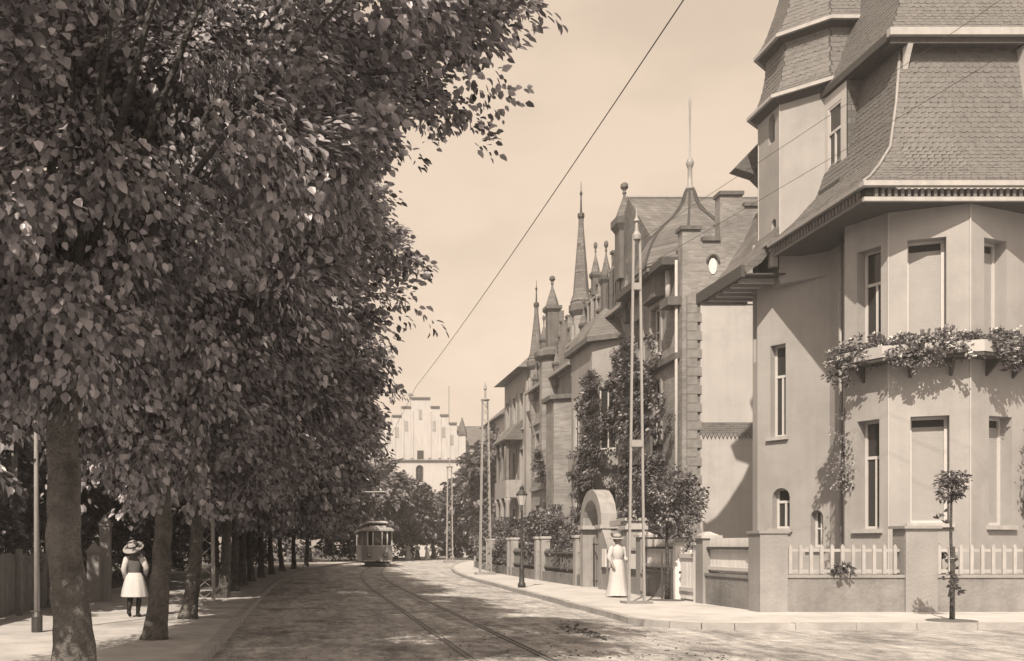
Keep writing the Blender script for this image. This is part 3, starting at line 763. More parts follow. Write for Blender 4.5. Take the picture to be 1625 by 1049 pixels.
co.build('gutter', 'moulding', villa)
co = MB(); co.box(EX - 0.03, EX + 0.10, EY + 0.102, 26.75, ZS + 0.27, ZS + 0.36); co.build('side_gutter', 'zinc', villa)
# downpipe with bend in the angle of bay and tower
m = MB(); m.tube([(13.12, 24.9, ZS - 0.01), (13.12, 24.9, 0.3)], 0.05, 8); m.build('downpipe', 'zinc', villa, smooth=True)

# --- mansard roof: flare, steep slated slope, upper eaves, upper roof
flare = [((EX, EY), ZS + 0.36), ((12.45, 22.42), ZS + 0.55), ((12.86, 22.75), ZS + 0.95), ((13.25, 23.0), ZS + 1.45)]
steep = [((13.25, 23.0), ZS + 1.45), ((13.55, 23.28), ZS + 2.6), ((13.80, 23.55), 13.12)]
rb = MB()
prof = flare + steep[1:]
rings = [[(x, 27.2, z), (x, y, z), (XE, y, z)] for (x, y), z in prof]
rb.loft(rings, cap=False, closed=False)
roof = rb.build('mansard_roof', 'roof_base', villa)
for i, ((p, z0), (q, z1)) in enumerate(zip(prof[:-1], prof[1:])):
    slates(roof, [(p[0], p[1], z0), (XE, p[1], z0), (XE, q[1], z1), (q[0], q[1], z1)], 0.165, 0.13, lambda c: 13.4 < c.x < 14.75, 40 + i)
    slates(roof, [(p[0], 26.6, z0), (p[0], p[1], z0), (q[0], q[1], z1), (q[0], 26.6, z1)], 0.165, 0.13, False, 60 + i)
# hip ridge roll on the mansard corner
m = MB(); m.tube([(p[0], p[1], z + 0.02) for p, z in prof], 0.035, 6); m.build('hip_roll', 'zinc', roof, smooth=True)
UX, UY, UZ = 13.33, 23.15, 13.22
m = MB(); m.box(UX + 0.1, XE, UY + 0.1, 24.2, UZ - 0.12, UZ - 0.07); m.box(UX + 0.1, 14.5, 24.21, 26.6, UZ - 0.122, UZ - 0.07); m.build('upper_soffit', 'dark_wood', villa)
m = MB(); m.box(UX - 0.02, XE, UY - 0.06, UY + 0.10, UZ - 0.02, UZ + 0.15); m.build('upper_gutter', 'moulding', villa)
m = MB(); m.box(UX - 0.01, UX + 0.12, UY + 0.122, 26.45, UZ - 0.08, UZ + 0.09); m.build('upper_side_gutter', 'dark_wood', villa)
m = MB(); m.box(UX + 0.05, XE, UY + 0.05, UY + 0.14, UZ - 0.17, UZ - 0.03); m.build('upper_fascia', 'dark_wood', villa)
ur = MB()
up = [((UX, UY), UZ + 0.1), ((13.75, 23.6), 14.0), ((14.3, 24.2), 15.4), ((15.2, 25.2), 18.4)]
ur.loft([[(x, 27.4, z), (x, y, z), (XE, y, z)] for (x, y), z in up], cap=False, closed=False)
ur.quad((15.2, 25.2, 18.4), (XE, 25.2, 18.4), (XE, 33, 18.4), (15.2, 33, 18.4))
uo = ur.build('upper_roof', 'roof_base', villa)
for i, ((p, z0), (q, z1)) in enumerate(zip(up[:-1], up[1:])):
    slates(uo, [(p[0], p[1], z0), (XE, p[1], z0), (XE, q[1], z1), (q[0], q[1], z1)], 0.165, 0.13, False, 70 + i)
    slates(uo, [(p[0], 26.9, z0), (p[0], p[1], z0), (q[0], q[1], z1), (q[0], 26.9, z1)], 0.165, 0.13, False, 80 + i)
# bracket under the upper eaves corner
m = MB(); m.extrude([(13.78, 23.42, 13.05), (13.78, 23.20, 13.05), (13.78, 23.30, 12.85), (13.78, 23.42, 12.55)], (0.12, 0, 0)); m.build('eaves_bracket', 'white_wood', villa)
# street-side dormer window beneath the upper eaves
fD = Facet((13.40, 26.25), (13.40, 25.15))
m = MB(); hD = [(0.2, 0.86, 10.75, 12.75)]
fD.wall(m, 10.2, 13.1, hD, 0.12); m.build('dormer_wall', 'white_wood', villa); m = MB(); m.box(13.42, 14.2, 25.13, 25.17, 10.2, 13.1); m.build('dormer_cheek', 'slate_far', villa)
fD.window(villa, hD[0], 0.12, 'sash', sill=False)
m = MB(); fD.box(m, 0.05, 1.05, 0.002, 0.16, 10.58, 10.68); m.build('dormer_sill', 'dark_wood', villa)
# dormer at the right edge of the mansard
m = MB(); m.box(16.50, 16.64, 22.75, 24.0, 10.9, 13.05); m.build('dormer_cheek', 'white_wood', villa)
fD2 = Facet((16.645, 22.8), (18.3, 22.8)); m = MB(); hh = [(0.35, 1.25, 11.1, 12.8)]; fD2.wall(m, 10.4, 13.05, hh, 0.15); m.build('dormer_front', 'white_wood', villa); fD2.window(villa, hh[0], 0.15, 'sash')

# --- low wing roof on the street side behind the tower, concave slope with exposed rafters
pr = [(11.60, 8.95), (12.0, 9.22), (12.36, 9.68), (12.92, 10.55), (13.28, 11.35)]
m = MB()
ring0 = [[(x, 27.0, z), (x, 30.0, z)] for x, z in pr]
for (x0, z0), (x1, z1) in zip(pr[:-1], pr[1:]):
    dx, dz = 0.10, -0.16
    m.hexa([(x0 + dx, 27.0, z0 + dz), (x1 + dx, 27.0, z1 + dz), (x1 + dx, 30, z1 + dz), (x0 + dx, 30, z0 + dz), (x0, 27.0, z0), (x1, 27.0, z1), (x1, 30, z1), (x0, 30, z0)])
wr = m.build('wing_roof', 'slate_far', villa)
m = MB(); m.box(11.52, 11.62, 26.9, 30.05, 8.66, 8.98); m.build('wing_fascia', 'dark_wood', villa)
m = MB(); m.box(11.63, 13.0, 26.9, 30.0, 8.72, 8.76); m.build('wing_soffit', 'dark_wood', villa)
for k in range(6):
    m = MB(); m.box(11.64, 12.95, 27.3 + 0.5 * k, 27.42 + 0.5 * k, 8.60, 8.718); m.build('rafter', 'moulding', villa)
m = MB(); m.box(12.35, 12.52, 26.95, 27.15, 8.95, 9.35); m.box(12.30, 12.57, 26.9, 27.2, 9.355, 9.42); m.build('corbel_block', 'moulding', villa)
m = MB(); m.extrude([(12.25, 29.0, 12.35), (13.3, 29.0, 13.45), (13.3, 29.0, 11.7), (12.85, 29.0, 12.15)], (0, 0.45, 0)); m.build('rear_roof', 'slate_far', villa)

# --- flower shelf round the bay at the upper sills
fl = MB()
def ringpt(o, z): 
    fs = [(fB, 0.15), (fB, fB.len), (fA, fA.len), (fR, fR.len)]
    out = []
    # offset polyline along mitred corners
    dirs = [fB, fA, fR]
    p = fB.pt(0.12, o, z); out.append(Vector(p))
    for f1, f2, c in ((fB, fA, C1), (fA, fR, N_)):
        bis = (f1.n + f2.n).normalized(); k = o / max(0.2, bis.dot(f1.n)); out.append(Vector((c.x, c.y, z)) + bis * k)
    out.append(Vector(fR.pt(fR.len, o, z)))
    return out
def shelf(o0, o1, z0, z1):
    mb = MB(); a, b, c, d = ringpt(o1, z0), ringpt(o0, z0), ringpt(o1, z1), ringpt(o0, z1)
    for i in range(3): mb.hexa([a[i], a[i + 1], b[i + 1], b[i], c[i], c[i + 1], d[i + 1], d[i]])
    return mb
shelf(0.004, 0.42, 5.66, 5.74).build('flower_shelf', 'dark_wood', villa)
shelf(0.36, 0.44, 5.745, 6.0).build('flower_shelf_front', 'plaster_light', villa)
for k, f in ((0.5, fB), (0.4, fA), (1.2, fA), (0.5, fR), (1.4, fR)):
    m = MB(); m.extrude([f.pt(k, 0.004, 5.655), f.pt(k, 0.36, 5.655), f.pt(k, 0.004, 5.3)], tuple(f.d * 0.06)); m.build('shelf_bracket', 'dark_wood', villa)

# ================================================================== GARDEN WALL OF THE VILLA
gw = thing('garden_wall', 'low garden wall with piers, white fence fields and picket railing round the corner villa', 'wall', (10, 21, 0))
Yw = 20.95
m = MB(); m.box(9.62, 18.5, Yw, Yw + 0.35, 0.05, 0.82); m.build('plinth', 'plinth', gw)
m = MB(); m.box(9.60, 18.5, Yw - 0.03, Yw + 0.38, 0.821, 0.88); m.build('coping', 'pier', gw)
def pier(x0, x1, y0, y1, h, cap=True, mat_='pier', p=None):
    p = p or gw
    mb = MB(); mb.box(x0, x1, y0, y1, 0.05, h)
    q = mb.build('pier', mat_, p)
    if cap:
        mb = MB(); e = 0.05
        mb.box(x0 - e, x1 + e, y0 - e, y1 + e, h + 0.001, h + 0.07)
        cx, cy = (x0 + x1) / 2, (y0 + y1) / 2
        mb.hexa([(x0, y0, h + .071), (x1, y0, h + .071), (x1, y1, h + .071), (x0, y1, h + .071), (cx - .05, cy - .05, h + .16), (cx + .05, cy - .05, h + .16), (cx + .05, cy + .05, h + .16), (cx - .05, cy + .05, h + .16)])
        mb.build('pier_cap', 'moulding', q)
    return q
pier(9.33, 9.90, Yw - 0.08, Yw + 0.48, 1.74, cap=False); m = MB(); m.box(9.30, 9.93, Yw - .11, Yw + .51, 1.741, 1.80); m.build('pier_slab', 'pier', gw)
pier(12.36, 13.02, Yw - 0.06, Yw + 0.42, 1.84, cap=False); m = MB(); m.box(12.30, 13.08, Yw - .12, Yw + .48, 1.841, 1.90); m.build('pier_slab', 'pier', gw)
def pickets(x0, x1, n):
    rl = MB(); rl.box(x0, x1, Yw + 0.13, Yw + 0.19, 1.36, 1.42); rl.build('top_rail', 'picket', gw)
    rl = MB(); rl.box(x0, x1, Yw + 0.13, Yw + 0.19, 0.92, 0.99); rl.build('bottom_rail', 'picket', gw)
    for k in range(n):
        x = x0 + (x1 - x0) * (k + 0.5) / n
        mb = MB(); w = 0.035
        mb.extrude([(x - w, Yw + 0.09, 0.90), (x + w, Yw + 0.09, 0.90), (x + w, Yw + 0.09, 1.46), (x, Yw + 0.09, 1.52), (x - w, Yw + 0.09, 1.46)], (0, 0.036, 0))
        mb.build('picket', 'picket', gw)
pickets(9.93, 12.34, 11); pickets(13.04, 18.0, 22)
# street side: plinth and fence fields between piers, running away from the corner
def sx(Y): return wall_x(Y)
def street_field(Y0, Y1, open_=False, p=None, boards=9):
    p = p or gw
    x0, x1 = sx(Y0), sx(Y1)
    f = Facet((x1, Y1), (x0, Y0))
    if True:
        mb = MB(); f.box(mb, 0, f.len, -0.30, 0, 0.05, 0.78); mb.build('plinth', 'plinth', p)
        mb = MB(); f.box(mb, 0, f.len, -0.33, 0.03, 0.781, 0.84); mb.build('coping', 'plinth', p)
    mb = MB(); f.box(mb, 0, f.len, -0.20, -0.06, 0.92, 1.0); mb.build('bottom_rail', 'white_wood', p)
    mb = MB(); f.box(mb, 0, f.len, -0.22, -0.02, 1.40, 1.46); mb.build('top_rail', 'dark_wood', p)
    mb = MB(); f.box(mb, 0, f.len, -0.17, -0.10, 1.461, 1.66); mb.build('top_board', 'panel_white', p)
    n = max(2, int(f.len / 0.21))
    for k in range(n):
        mb = MB(); f.box(mb, f.len * k / n + 0.006, f.len * (k + 1) / n - 0.006, -0.155, -0.115, 0.88, 1.398); mb.build('board', 'panel_white', p)
street_field(21.45, 23.85)
pier(sx(24) - 0.06, sx(24) + 0.34, 23.85, 24.3, 1.66)
# white garden gate between posts
gate = thing('garden_gate', 'white boarded garden gate between two capped posts behind the staked street tree', 'gate', (sx(25), 25.0, 0.1))
fg = Facet((sx(25.6), 25.55), (sx(24.45), 24.5))
for k in range(5):
    m = MB(); w = fg.len / 5; fg.box(m, k * w + 0.008, (k + 1) * w - 0.008, -0.12, -0.08, 0.16, 1.38 - 0.05 * abs(k - 2)); m.build('board', 'panel_white', gate)
for z in (0.35, 1.18):
    m = MB(); fg.box(m, 0.01, fg.len - 0.01, -0.079, -0.04, z, z + 0.1); m.build('cross_rail', 'white_wood', gate)
m = MB(); fg.box(m, 0.1, 0.16, -0.039, -0.0, 0.78, 0.84); m.build('latch', 'iron_dark', gate)
for Y in (24.32, 25.6): pier(sx(Y) - 0.03, sx(Y) + 0.2, Y, Y + 0.18, 1.5, mat_='panel_white')
street_field(25.8, 28.0)
pier(sx(28.0) - 0.06, sx(28) + 0.34, 28.0, 28.4, 1.72)

# ================================================================== ARCHED GATEWAY AND WALL OF THE BRICK HOUSE
ag = thing('arched_gateway', 'pale stone gateway with horseshoe arch and sweeping side wall by the pavement', 'gateway', (sx(32), 32, 0))
fa = Facet((sx(33.9), 33.9), (sx(31.2), 31.2))      # s from far end to near end
def arch_slab(f, s0, s1, a0, a1, zspring, ztop, o0, o1, name, mat_, p, zb=0.05):
    mb = MB(); K = 10; rm = (a1 - a0) / 2; cm = (a0 + a1) / 2; R_ = (s1 - s0) / 2; C_ = (s0 + s1) / 2
    inn = [(a0, zb)] + [(cm - rm * math.cos(math.pi * k / K), zspring + rm * math.sin(math.pi * k / K)) for k in range(K + 1)] + [(a1, zb)]
    outr = [(s0, zb)] + [(C_ - R_ * math.cos(math.pi * k / K), zspring + (ztop - zspring) * math.sin(math.pi * k / K)) for k in range(K + 1)] + [(s1, zb)]
    for (i0, i1), (q0, q1) in zip(zip(inn[:-1], inn[1:]), zip(outr[:-1], outr[1:])):
        mb.hexa([f.pt(i0[0], o1, i0[1]), f.pt(i1[0], o1, i1[1]), f.pt(i1[0], o0, i1[1]), f.pt(i0[0], o0, i0[1]),
                 f.pt(q0[0], o1, q0[1]), f.pt(q1[0], o1, q1[1]), f.pt(q1[0], o0, q1[1]), f.pt(q0[0], o0, q0[1])])
    return mb.build(name, mat_, p)
arch_slab(fa, 0.0, 2.3, 0.34, 1.96, 2.15, 3.3, -0.5, 0.0, 'arch', 'sandstone', ag)
m = MB(); fa.box(m, -0.06, 0.5, -0.53, 0.06, 2.02, 2.14); m.build('impost', 'moulding', ag)
m = MB(); fa.box(m, 1.8, 2.36, -0.53, 0.06, 2.02, 2.14); m.build('impost', 'moulding', ag)
gt = thing('iron_gate', 'dark iron gate leaf closing the horseshoe arch', 'gate', (sx(32.5), 32.5, 0.1))
for k in range(9):
    s = 0.5 + k * 0.16; m = MB(); m.tube([fa.pt(s, -0.3, 0.15), fa.pt(s, -0.3, 1.75 + 0.12 * math.sin(k * math.pi / 8))], 0.012, 5); m.build('bar', 'iron_dark', gt)
for z in (0.3, 1.5):
    m = MB(); fa.box(m, 0.46, 1.84, -0.315, -0.285, z, z + 0.04); m.build('cross_bar', 'iron_dark', gt)
# sweeping wall on the near side of the arch
m = MB(); prof = [(2.301, 0.05), (2.301, 2.0), (2.5, 1.85), (2.75, 1.55), (2.95, 1.38), (3.3, 1.34), (5.6, 1.34), (5.6, 0.05)]
fl_ = Facet((sx(33.9), 33.9), (sx(28.0), 28.0))
m.extrude([fl_.pt(s, -0.28, z) for s, z in reversed(prof)], tuple(fl_.n * 0.28)); m.build('side_wall', 'pier', ag)
for a, b in ((2.42, 2.78), (3.1, 4.15), (4.75, 5.5)):
    m = MB(); fl_.box(m, a, b, 0.001, 0.03, 0.82, 1.25 if a > 2.8 else 1.38); m.build('wall_panel', 'panel_white', ag)
    m = MB(); fl_.box(m, a, b, 0.0015, 0.05, 0.72, 0.80); m.build('panel_ledge', 'dark_wood', ag)
m = MB(); fl_.box(m, 2.9, 5.62, -0.31, 0.05, 1.345, 1.43); m.build('coping', 'moulding', ag)
# tall gate pillar with moulded head behind the lady in white
gp = thing('gate_pillar', 'tall stone gate pillar with moulded head behind the person in white', 'pillar', (sx(29.2) + 0.1, 29.2, 0))
x0 = sx(29.2); m = MB(); m.box(x0 - 0.1, x0 + 0.42, 28.95, 29.47, 0.05, 1.95); m.build('shaft', 'sandstone', gp)
m = MB(); m.box(x0 - 0.17, x0 + 0.49, 28.88, 29.54, 1.951, 2.06); m.box(x0 - 0.12, x0 + 0.44, 28.93, 29.49, 2.061, 2.2); m.box(x0 - 0.19, x0 + 0.51, 28.86, 29.56, 2.201, 2.28); m.build('head', 'moulding', gp)
m = MB(); m.lathe([(0.12, 0), (0.13, 0.05), (0.08, 0.1), (0.09, 0.16), (0.02, 0.2)], (x0 + 0.16, 29.2, 2.281), 12); m.build('knob', 'moulding', gp, smooth=True)
m = MB(); m.bar((x0 + 0.1, 29.6, 2.2), (sx(31.2) + 0.2, 31.15, 2.15), 0.18, 0.16); m.build('lintel', 'moulding', gp)

# ================================================================== BRICK HOUSE WITH STEPPED GABLE
h1 = thing('brick_house', 'brick house with stepped side gable, plastered field, ogee turret and tall spike', 'house', (13, 34, 0))
GY = 32.0
def gx(u): return (u - 491) / 1600 * GY
def gz(v): return EYE + (865 - v) / 1600 * GY
XF = gx(1083)
m = MB()
steps = [(XF, gz(365)), (gx(1112), gz(365)), (gx(1112), gz(383)), (gx(1143), gz(383)), (gx(1143), gz(310)), (gx(1178), gz(310)), (gx(1178), gz(328)), (16.5, gz(328)), (16.5, 0), (XF, 0)]
m.extrude([(x, GY, z) for x, z in steps], (0, 0.4, 0)); m.build('gable_wall', 'brick', h1)
for a, b, v in ((1080, 1113, 365), (1113.5, 1142.5, 383), (1141, 1180, 310), (1180.5, 1240, 328)):
    m = MB(); m.box(gx(a), gx(b), GY - 0.07, GY + 0.47, gz(v) + 0.001, gz(v) + 0.12); m.build('coping', 'stone_dark', h1)
# plaster field set in front of the brick, frieze of moulded brick, quoin blocks
for z0, z1 in ((0.2, gz(690)), (gz(671), gz(484))):
    m = MB(); m.box(gx(1111), 16.4, GY - 0.045, GY - 0.002, z0, z1); m.build('plaster_field', 'plaster_light', h1)
m = MB(); m.box(gx(1110), 16.4, GY - 0.06, GY - 0.003, gz(689.5), gz(671.5)); m.build('frieze', 'brick_dark', h1)
for k in range(16):
    m = MB(); x = gx(1112) + k * 0.125; m.extrude([(x, GY - 0.1, gz(689)), (x + 0.105, GY - 0.1, gz(689)), (x + 0.052, GY - 0.1, gz(696))], (0, 0.053, 0)); m.build('frieze_tooth', 'brick_block', h1)
z = 0.3; k = 0
while z < gz(480):
    w = 0.44 if k % 2 else 0.30
    m = MB(); m.box(XF + 0.13, XF + 0.15 + w, GY - 0.075, GY - 0.001, z, z + 0.27); m.build('quoin', 'brick_block', h1); z += 0.285; k += 1
m = MB(); m.box(gx(1109), 16.45, GY - 0.085, GY - 0.004, gz(483.5), gz(479)); m.build('string_course', 'moulding', h1)
# small blind niche
fgab = Facet((XF, GY), (16.5, GY))
nx = gx(1131) - XF
m = MB(); K = 10
m.extrude([(gx(1131) + 0.13 * math.cos(math.pi * 2 * k / K), GY - 0.03, gz(423) + 0.26 * math.sin(math.pi * 2 * k / K)) for k in range(K)], (0, 0.028, 0)); m.build('niche', 'panel_white', h1)
m = MB()
arcp = [(gx(1131) + 0.2 * math.cos(a), GY - 0.06, gz(420) + 0.30 * math.sin(a)) for a in [math.pi * (0.1 + 0.8 * k / 8) for k in range(9)]]
m.tube(arcp, 0.04, 6); m.build('niche_hood', 'stone_dark', h1)
# street front
fh1 = Facet((XF + 0.02, 37.3), (XF + 0.02, GY))
holes = [(0.6, 1.5, 1.3, 3.5, True), (2.4, 3.3, 1.3, 3.5, True), (0.6, 1.5, 5.0, 7.1), (2.4, 3.3, 5.0, 7.1), (0.6, 1.5, 8.0, 9.6), (2.4, 3.3, 8.0, 9.6)]
m = MB(); fh1.wall(m, 0, 10.75, holes, 0.25); m.build('street_wall', 'brick', h1)
for h in holes: fh1.window(h1, h, 0.25, 'cross', surround='sandstone')
m = MB(); fh1.box(m, 0.2, 3.7, 0.003, 0.5, 4.3, 4.5); m.build('balcony_slab', 'stone_dark', h1)
m = MB(); fh1.box(m, 0.2, 3.7, 0.42, 0.5, 4.501, 5.2); m.build('balcony_parapet', 'stone_dark', h1)
m = MB(); fh1.box(m, -0.05, fh1.len - 0.35, 0.003, 0.55, 10.5, 10.75); m.build('eaves', 'dark_wood', h1)
m = MB(); fh1.box(m, 0, fh1.len - 0.2, 0.003, 0.18, 7.45, 7.65); m.build('string_course', 'stone_dark', h1)
# downpipes and hopper
m = MB(); m.tube([(XF - 0.10, 32.25, 10.6), (XF - 0.10, 32.25, 0.4)], 0.05, 8); m.build('downpipe', 'moulding', h1, smooth=True)
m = MB(); m.tube([(XF - 0.14, 32.9, 10.45), (XF - 0.14, 32.9, 9.4)], 0.09, 8); m.build('rain_hopper', 'moulding', h1, smooth=True)
m = MB(); m.box(XF - 0.42, XF + 0.0, 32.1, 32.9, 9.15, 9.42); m.build('corbel', 'stone_dark', h1)
# ogee turret roof with spike
oc_ = (12.95, 34.3)
prof = [(1.75, 10.76), (1.70, 11.0), (1.55, 11.45), (1.28, 11.95), (0.86, 12.38), (0.48, 12.75), (0.26, 13.1), (0.16, 13.45), (0.10, 13.6)]
m = MB(); m.loft([[(oc_[0] + r * 1.0 * math.cos(R(22.5 + 45 * k)) * 1.08, oc_[1] + r * 1.08 * math.sin(R(22.5 + 45 * k)), z) for k in range(8)] for r, z in prof]); tur = m.build('turret_roof', 'slate_far', h1)
spk = ([(0.13, 13.55), (0.16, 13.62), (0.09, 13.7), (0.075, 14.3), (0.10, 14.36), (0.14, 14.48), (0.10, 14.6), (0.04, 14.68), (0.025, 15.8), (0.045, 16.0), (0.03, 16.2), (0.05, 16.5), (0.035, 16.7), (0.005, 16.78)])
m = MB(); m.lathe(spk, (oc_[0], oc_[1], 0), 8); m.build('spike', 'zinc', tur, smooth=True)
for k in range(8):
    a = R(22.5 + 45 * k); m = MB(); m.tube([(oc_[0] + r * 1.09 * math.cos(a), oc_[1] + r * 1.09 * math.sin(a), z + 0.01) for r, z in prof], 0.04, 5); m.build('hip_roll', 'roof_base', tur)
m = MB(); m.loft([[(oc_[0] + r * math.cos(R(22.5 + 45 * k)), oc_[1] + r * math.sin(R(22.5 + 45 * k)), z) for k in range(8)] for r, z in ((1.55, 9.8), (1.55, 10.5), (1.85, 10.6), (1.85, 10.75))]); m.build('turret_cornice', 'stone_dark', h1)
# main roof, ridge square to the street
m = MB(); RY, RZ = 37.6, EYE + 550 / 1600 * 37.6
m.loft([[(XF + 0.05, 33.0, 10.4), (17, 33.0, 10.4)], [(XF + 0.05, RY, RZ), (17, RY, RZ)], [(XF + 0.05, RY + 4.2, 10.4), (17, RY + 4.2, 10.4)]], cap=False, closed=False)
m.poly([(XF + 0.05, 33.0, 10.4), (XF + 0.05, RY, RZ), (XF + 0.05, RY + 4.2, 10.4)]); m.build('main_roof', 'slate_far', h1)
m = MB(); m.tube([(XF + 0.0, RY, RZ + 0.03), (17, RY, RZ + 0.03)], 0.07, 6); m.build('ridge', 'zinc', h1)

# ================================================================== TERRACE OF GABLED HOUSES WITH PINNACLES
def pinnacle(p, x, y, z0, z1, zc, ztip, w, name='pinnacle', needle=0.0, mat_='stone_dark'):
    """square shaft z0..z1, collar, slim pyramid cap to ztip, knob or iron needle above"""
    mb = MB(); h = w / 2
    mb.box(x - h, x + h, y - h, y + h, z0, z1)
    q = mb.build(name, mat_, p)
    mb = MB(); mb.prism([(x - h, y - h), (x + h, y - h), (x + h, y + h), (x - h, y + h)], z1 + .001, z1 + (zc - z1) * .5, [(x - h * 1.45, y - h * 1.45), (x + h * 1.45, y - h * 1.45), (x + h * 1.45, y + h * 1.45), (x - h * 1.45, y + h * 1.45)])
    mb.box(x - h * 1.45, x + h * 1.45, y - h * 1.45, y + h * 1.45, z1 + (zc - z1) * .5 + .001, zc); mb.build('collar', mat_, q)
    mb = MB(); mb.lathe([(h * 1.2, zc + .001), (h * 1.05, zc + (ztip - zc) * .2), (h * 0.2, ztip - (ztip - zc) * 0.12), (h * 0.16, ztip)], (x, y, 0), 8, R(22.5)); mb.build('cap', 'slate_far', q)
    mb = MB()
    if needle > 0:
        mb.lathe([(0.10, ztip - 0.02), (0.13, ztip + 0.1), (0.03, ztip + 0.2), (0.025, ztip + needle * 0.6), (0.06, ztip + needle * 0.66), (0.02, ztip + needle * 0.72), (0.008, ztip + needle)], (x, y, 0), 6); mb.build('needle', 'iron_dark', q)
    else:
        mb.lathe([(h * .16, ztip - .02), (h * .30, ztip + .05), (h * .2, ztip + .14), (h * .55, ztip + .26), (h * .5, ztip + .38), (h * .1, ztip + .46)], (x, y, 0), 8); mb.build('knob', mat_, q)
    return q
def street_gable(p, X, Y0, Y1, ze, za, mat_='brick', thick=0.4, steps=4):
    """stepped gable facing the street"""
    mb = MB(); pts = [(Y1, ze)]; yc = (Y0 + Y1) / 2
    for k in range(steps):
        ya = Y1 + (yc + 0.35 - Y1) * (k / steps); zb = ze + (za - ze) * (k + 1) / steps
        pts += [(ya, zb), (Y1 + (yc + 0.35 - Y1) * ((k + 1) / steps), zb)]
    left = [(2 * yc - y, z) for y, z in reversed(pts)]
    pts = pts + left
    mb.extrude([(X, y, z) for y, z in pts], (thick, 0, 0)); gme = mb.build('street_gable', mat_, p)
    for k in range(steps):
        for sgn in (0, 1):
            ya = Y1 + (yc + 0.35 - Y1) * (k / steps); yb = Y1 + (yc + 0.35 - Y1) * ((k + 1) / steps); zb = ze + (za - ze) * (k + 1) / steps
            if sgn: ya, yb = 2 * yc - ya, 2 * yc - yb
            m = MB(); m.box(X - 0.07, X + thick + 0.07, min(ya, yb) + 0.01, max(ya, yb) - 0.01, zb + .001, zb + .1); m.build('gable_coping', 'stone_dark', gme)
    return gme
def roof_street(p, X0, X1, Y0, Y1, ze, zr, overhang=0.35):
    """pitched roof with its ridge along the street, gable ends closed"""
    mb = MB(); xm = (X0 + X1) / 2
    a = [(X0 - overhang, ze), (xm, zr), (X1 + overhang, ze)]
    mb.extrude([(x, Y0, z) for x, z in a], (0, Y1 - Y0, 0)); q = mb.build('roof', 'slate_far', p)
    m = MB(); m.tube([(xm, Y0, zr + .03), (xm, Y1, zr + .03)], 0.06, 6); m.build('ridge', 'zinc', q)
    m = MB(); m.box(X0 - overhang - 0.08, X0 - overhang + 0.08, Y0, Y1, ze - 0.12, ze + 0.02); m.build('gutter', 'zinc', q)
    return q

# --- house with the tall corner spire
h2 = thing('spired_house', 'gabled brick terrace house with bay, tall knobbed pinnacle and slim conical spire', 'house', (13, 41, 0))
X2 = 12.0
f2 = Facet((X2, 45.6), (X2, 37.35))
holes = [(1.2, 2.0, 1.3, 3.6, True), (1.2, 2.0, 5.2, 7.4), (6.6, 7.3, 1.3, 3.6, True), (6.6, 7.3, 5.2, 7.4), (3.2, 4.2, 8.6, 10.2), (4.6, 5.6, 8.6, 10.2)]
m = MB(); f2.wall(m, 0, 10.6, holes, 0.25); m.build('street_wall', 'brick', h2)
for h in holes: f2.window(h2, h, 0.25, 'cross', surround='sandstone')
m = MB(); m.box(X2, 18, 37.36, 37.7, 0, 10.6); m.build('party_wall', 'brick', h2)
street_gable(h2, X2 - 0.02, 37.6, 41.0, 10.2, 13.0)
fgb = Facet((X2 - 0.03, 41.0), (X2 - 0.03, 37.6))
for s in (1.0, 1.9):
    m = MB(); fgb.box(m, s, s + 0.5, 0.001, 0.04, 10.9, 12.2); q = m.build('gable_window', 'glass', h2)
    m = MB(); fgb.box(m, s - 0.1, s - 0.005, 0.001, 0.08, 10.8, 12.3); fgb.box(m, s + 0.505, s + 0.6, 0.001, 0.08, 10.8, 12.3); fgb.box(m, s - 0.1, s + 0.6, 0.001, 0.081, 12.305, 12.42); m.build('surround', 'sandstone', q)
pinnacle(h2, X2 + 0.0, 38.4, 11.6, 13.4, 13.9, 14.85, 0.56)
pinnacle(h2, X2 - 0.05, 40.6, 10.9, 12.0, 12.3, 13.3, 0.34)
street_gable(h2, X2 - 0.01, 41.25, 43.7, 10.4, 12.3, steps=3)
pinnacle(h2, X2 + 0.05, 42.45, 12.0, 12.7, 12.95, 13.8, 0.3)
for yy in (37.75, 41.1, 43.8): pinnacle(h2, X2 - 0.08, yy, 9.8, 10.9, 11.1, 11.8, 0.26)
fgc = Facet((X2 - 0.02, 43.7), (X2 - 0.02, 41.25))
for s in (0.6, 1.35):
    m = MB(); fgc.box(m, s, s + 0.45, 0.001, 0.04, 10.7, 11.7); q = m.build('gable_window', 'glass', h2)
    m = MB(); fgc.box(m, s - 0.09, s - 0.005, 0.001, 0.08, 10.6, 11.8); fgc.box(m, s + 0.455, s + 0.54, 0.001, 0.08, 10.6, 11.8); fgc.box(m, s - 0.09, s + 0.54, 0.001, 0.081, 11.805, 11.9); m.build('surround', 'sandstone', q)
for z, t_ in ((4.55, 0.18), (8.0, 0.2), (10.3, 0.22)):
    m = MB(); f2.box(m, 0, f2.len, 0.003, 0.12, z, z + t_); m.build('string_course', 'sandstone', h2)
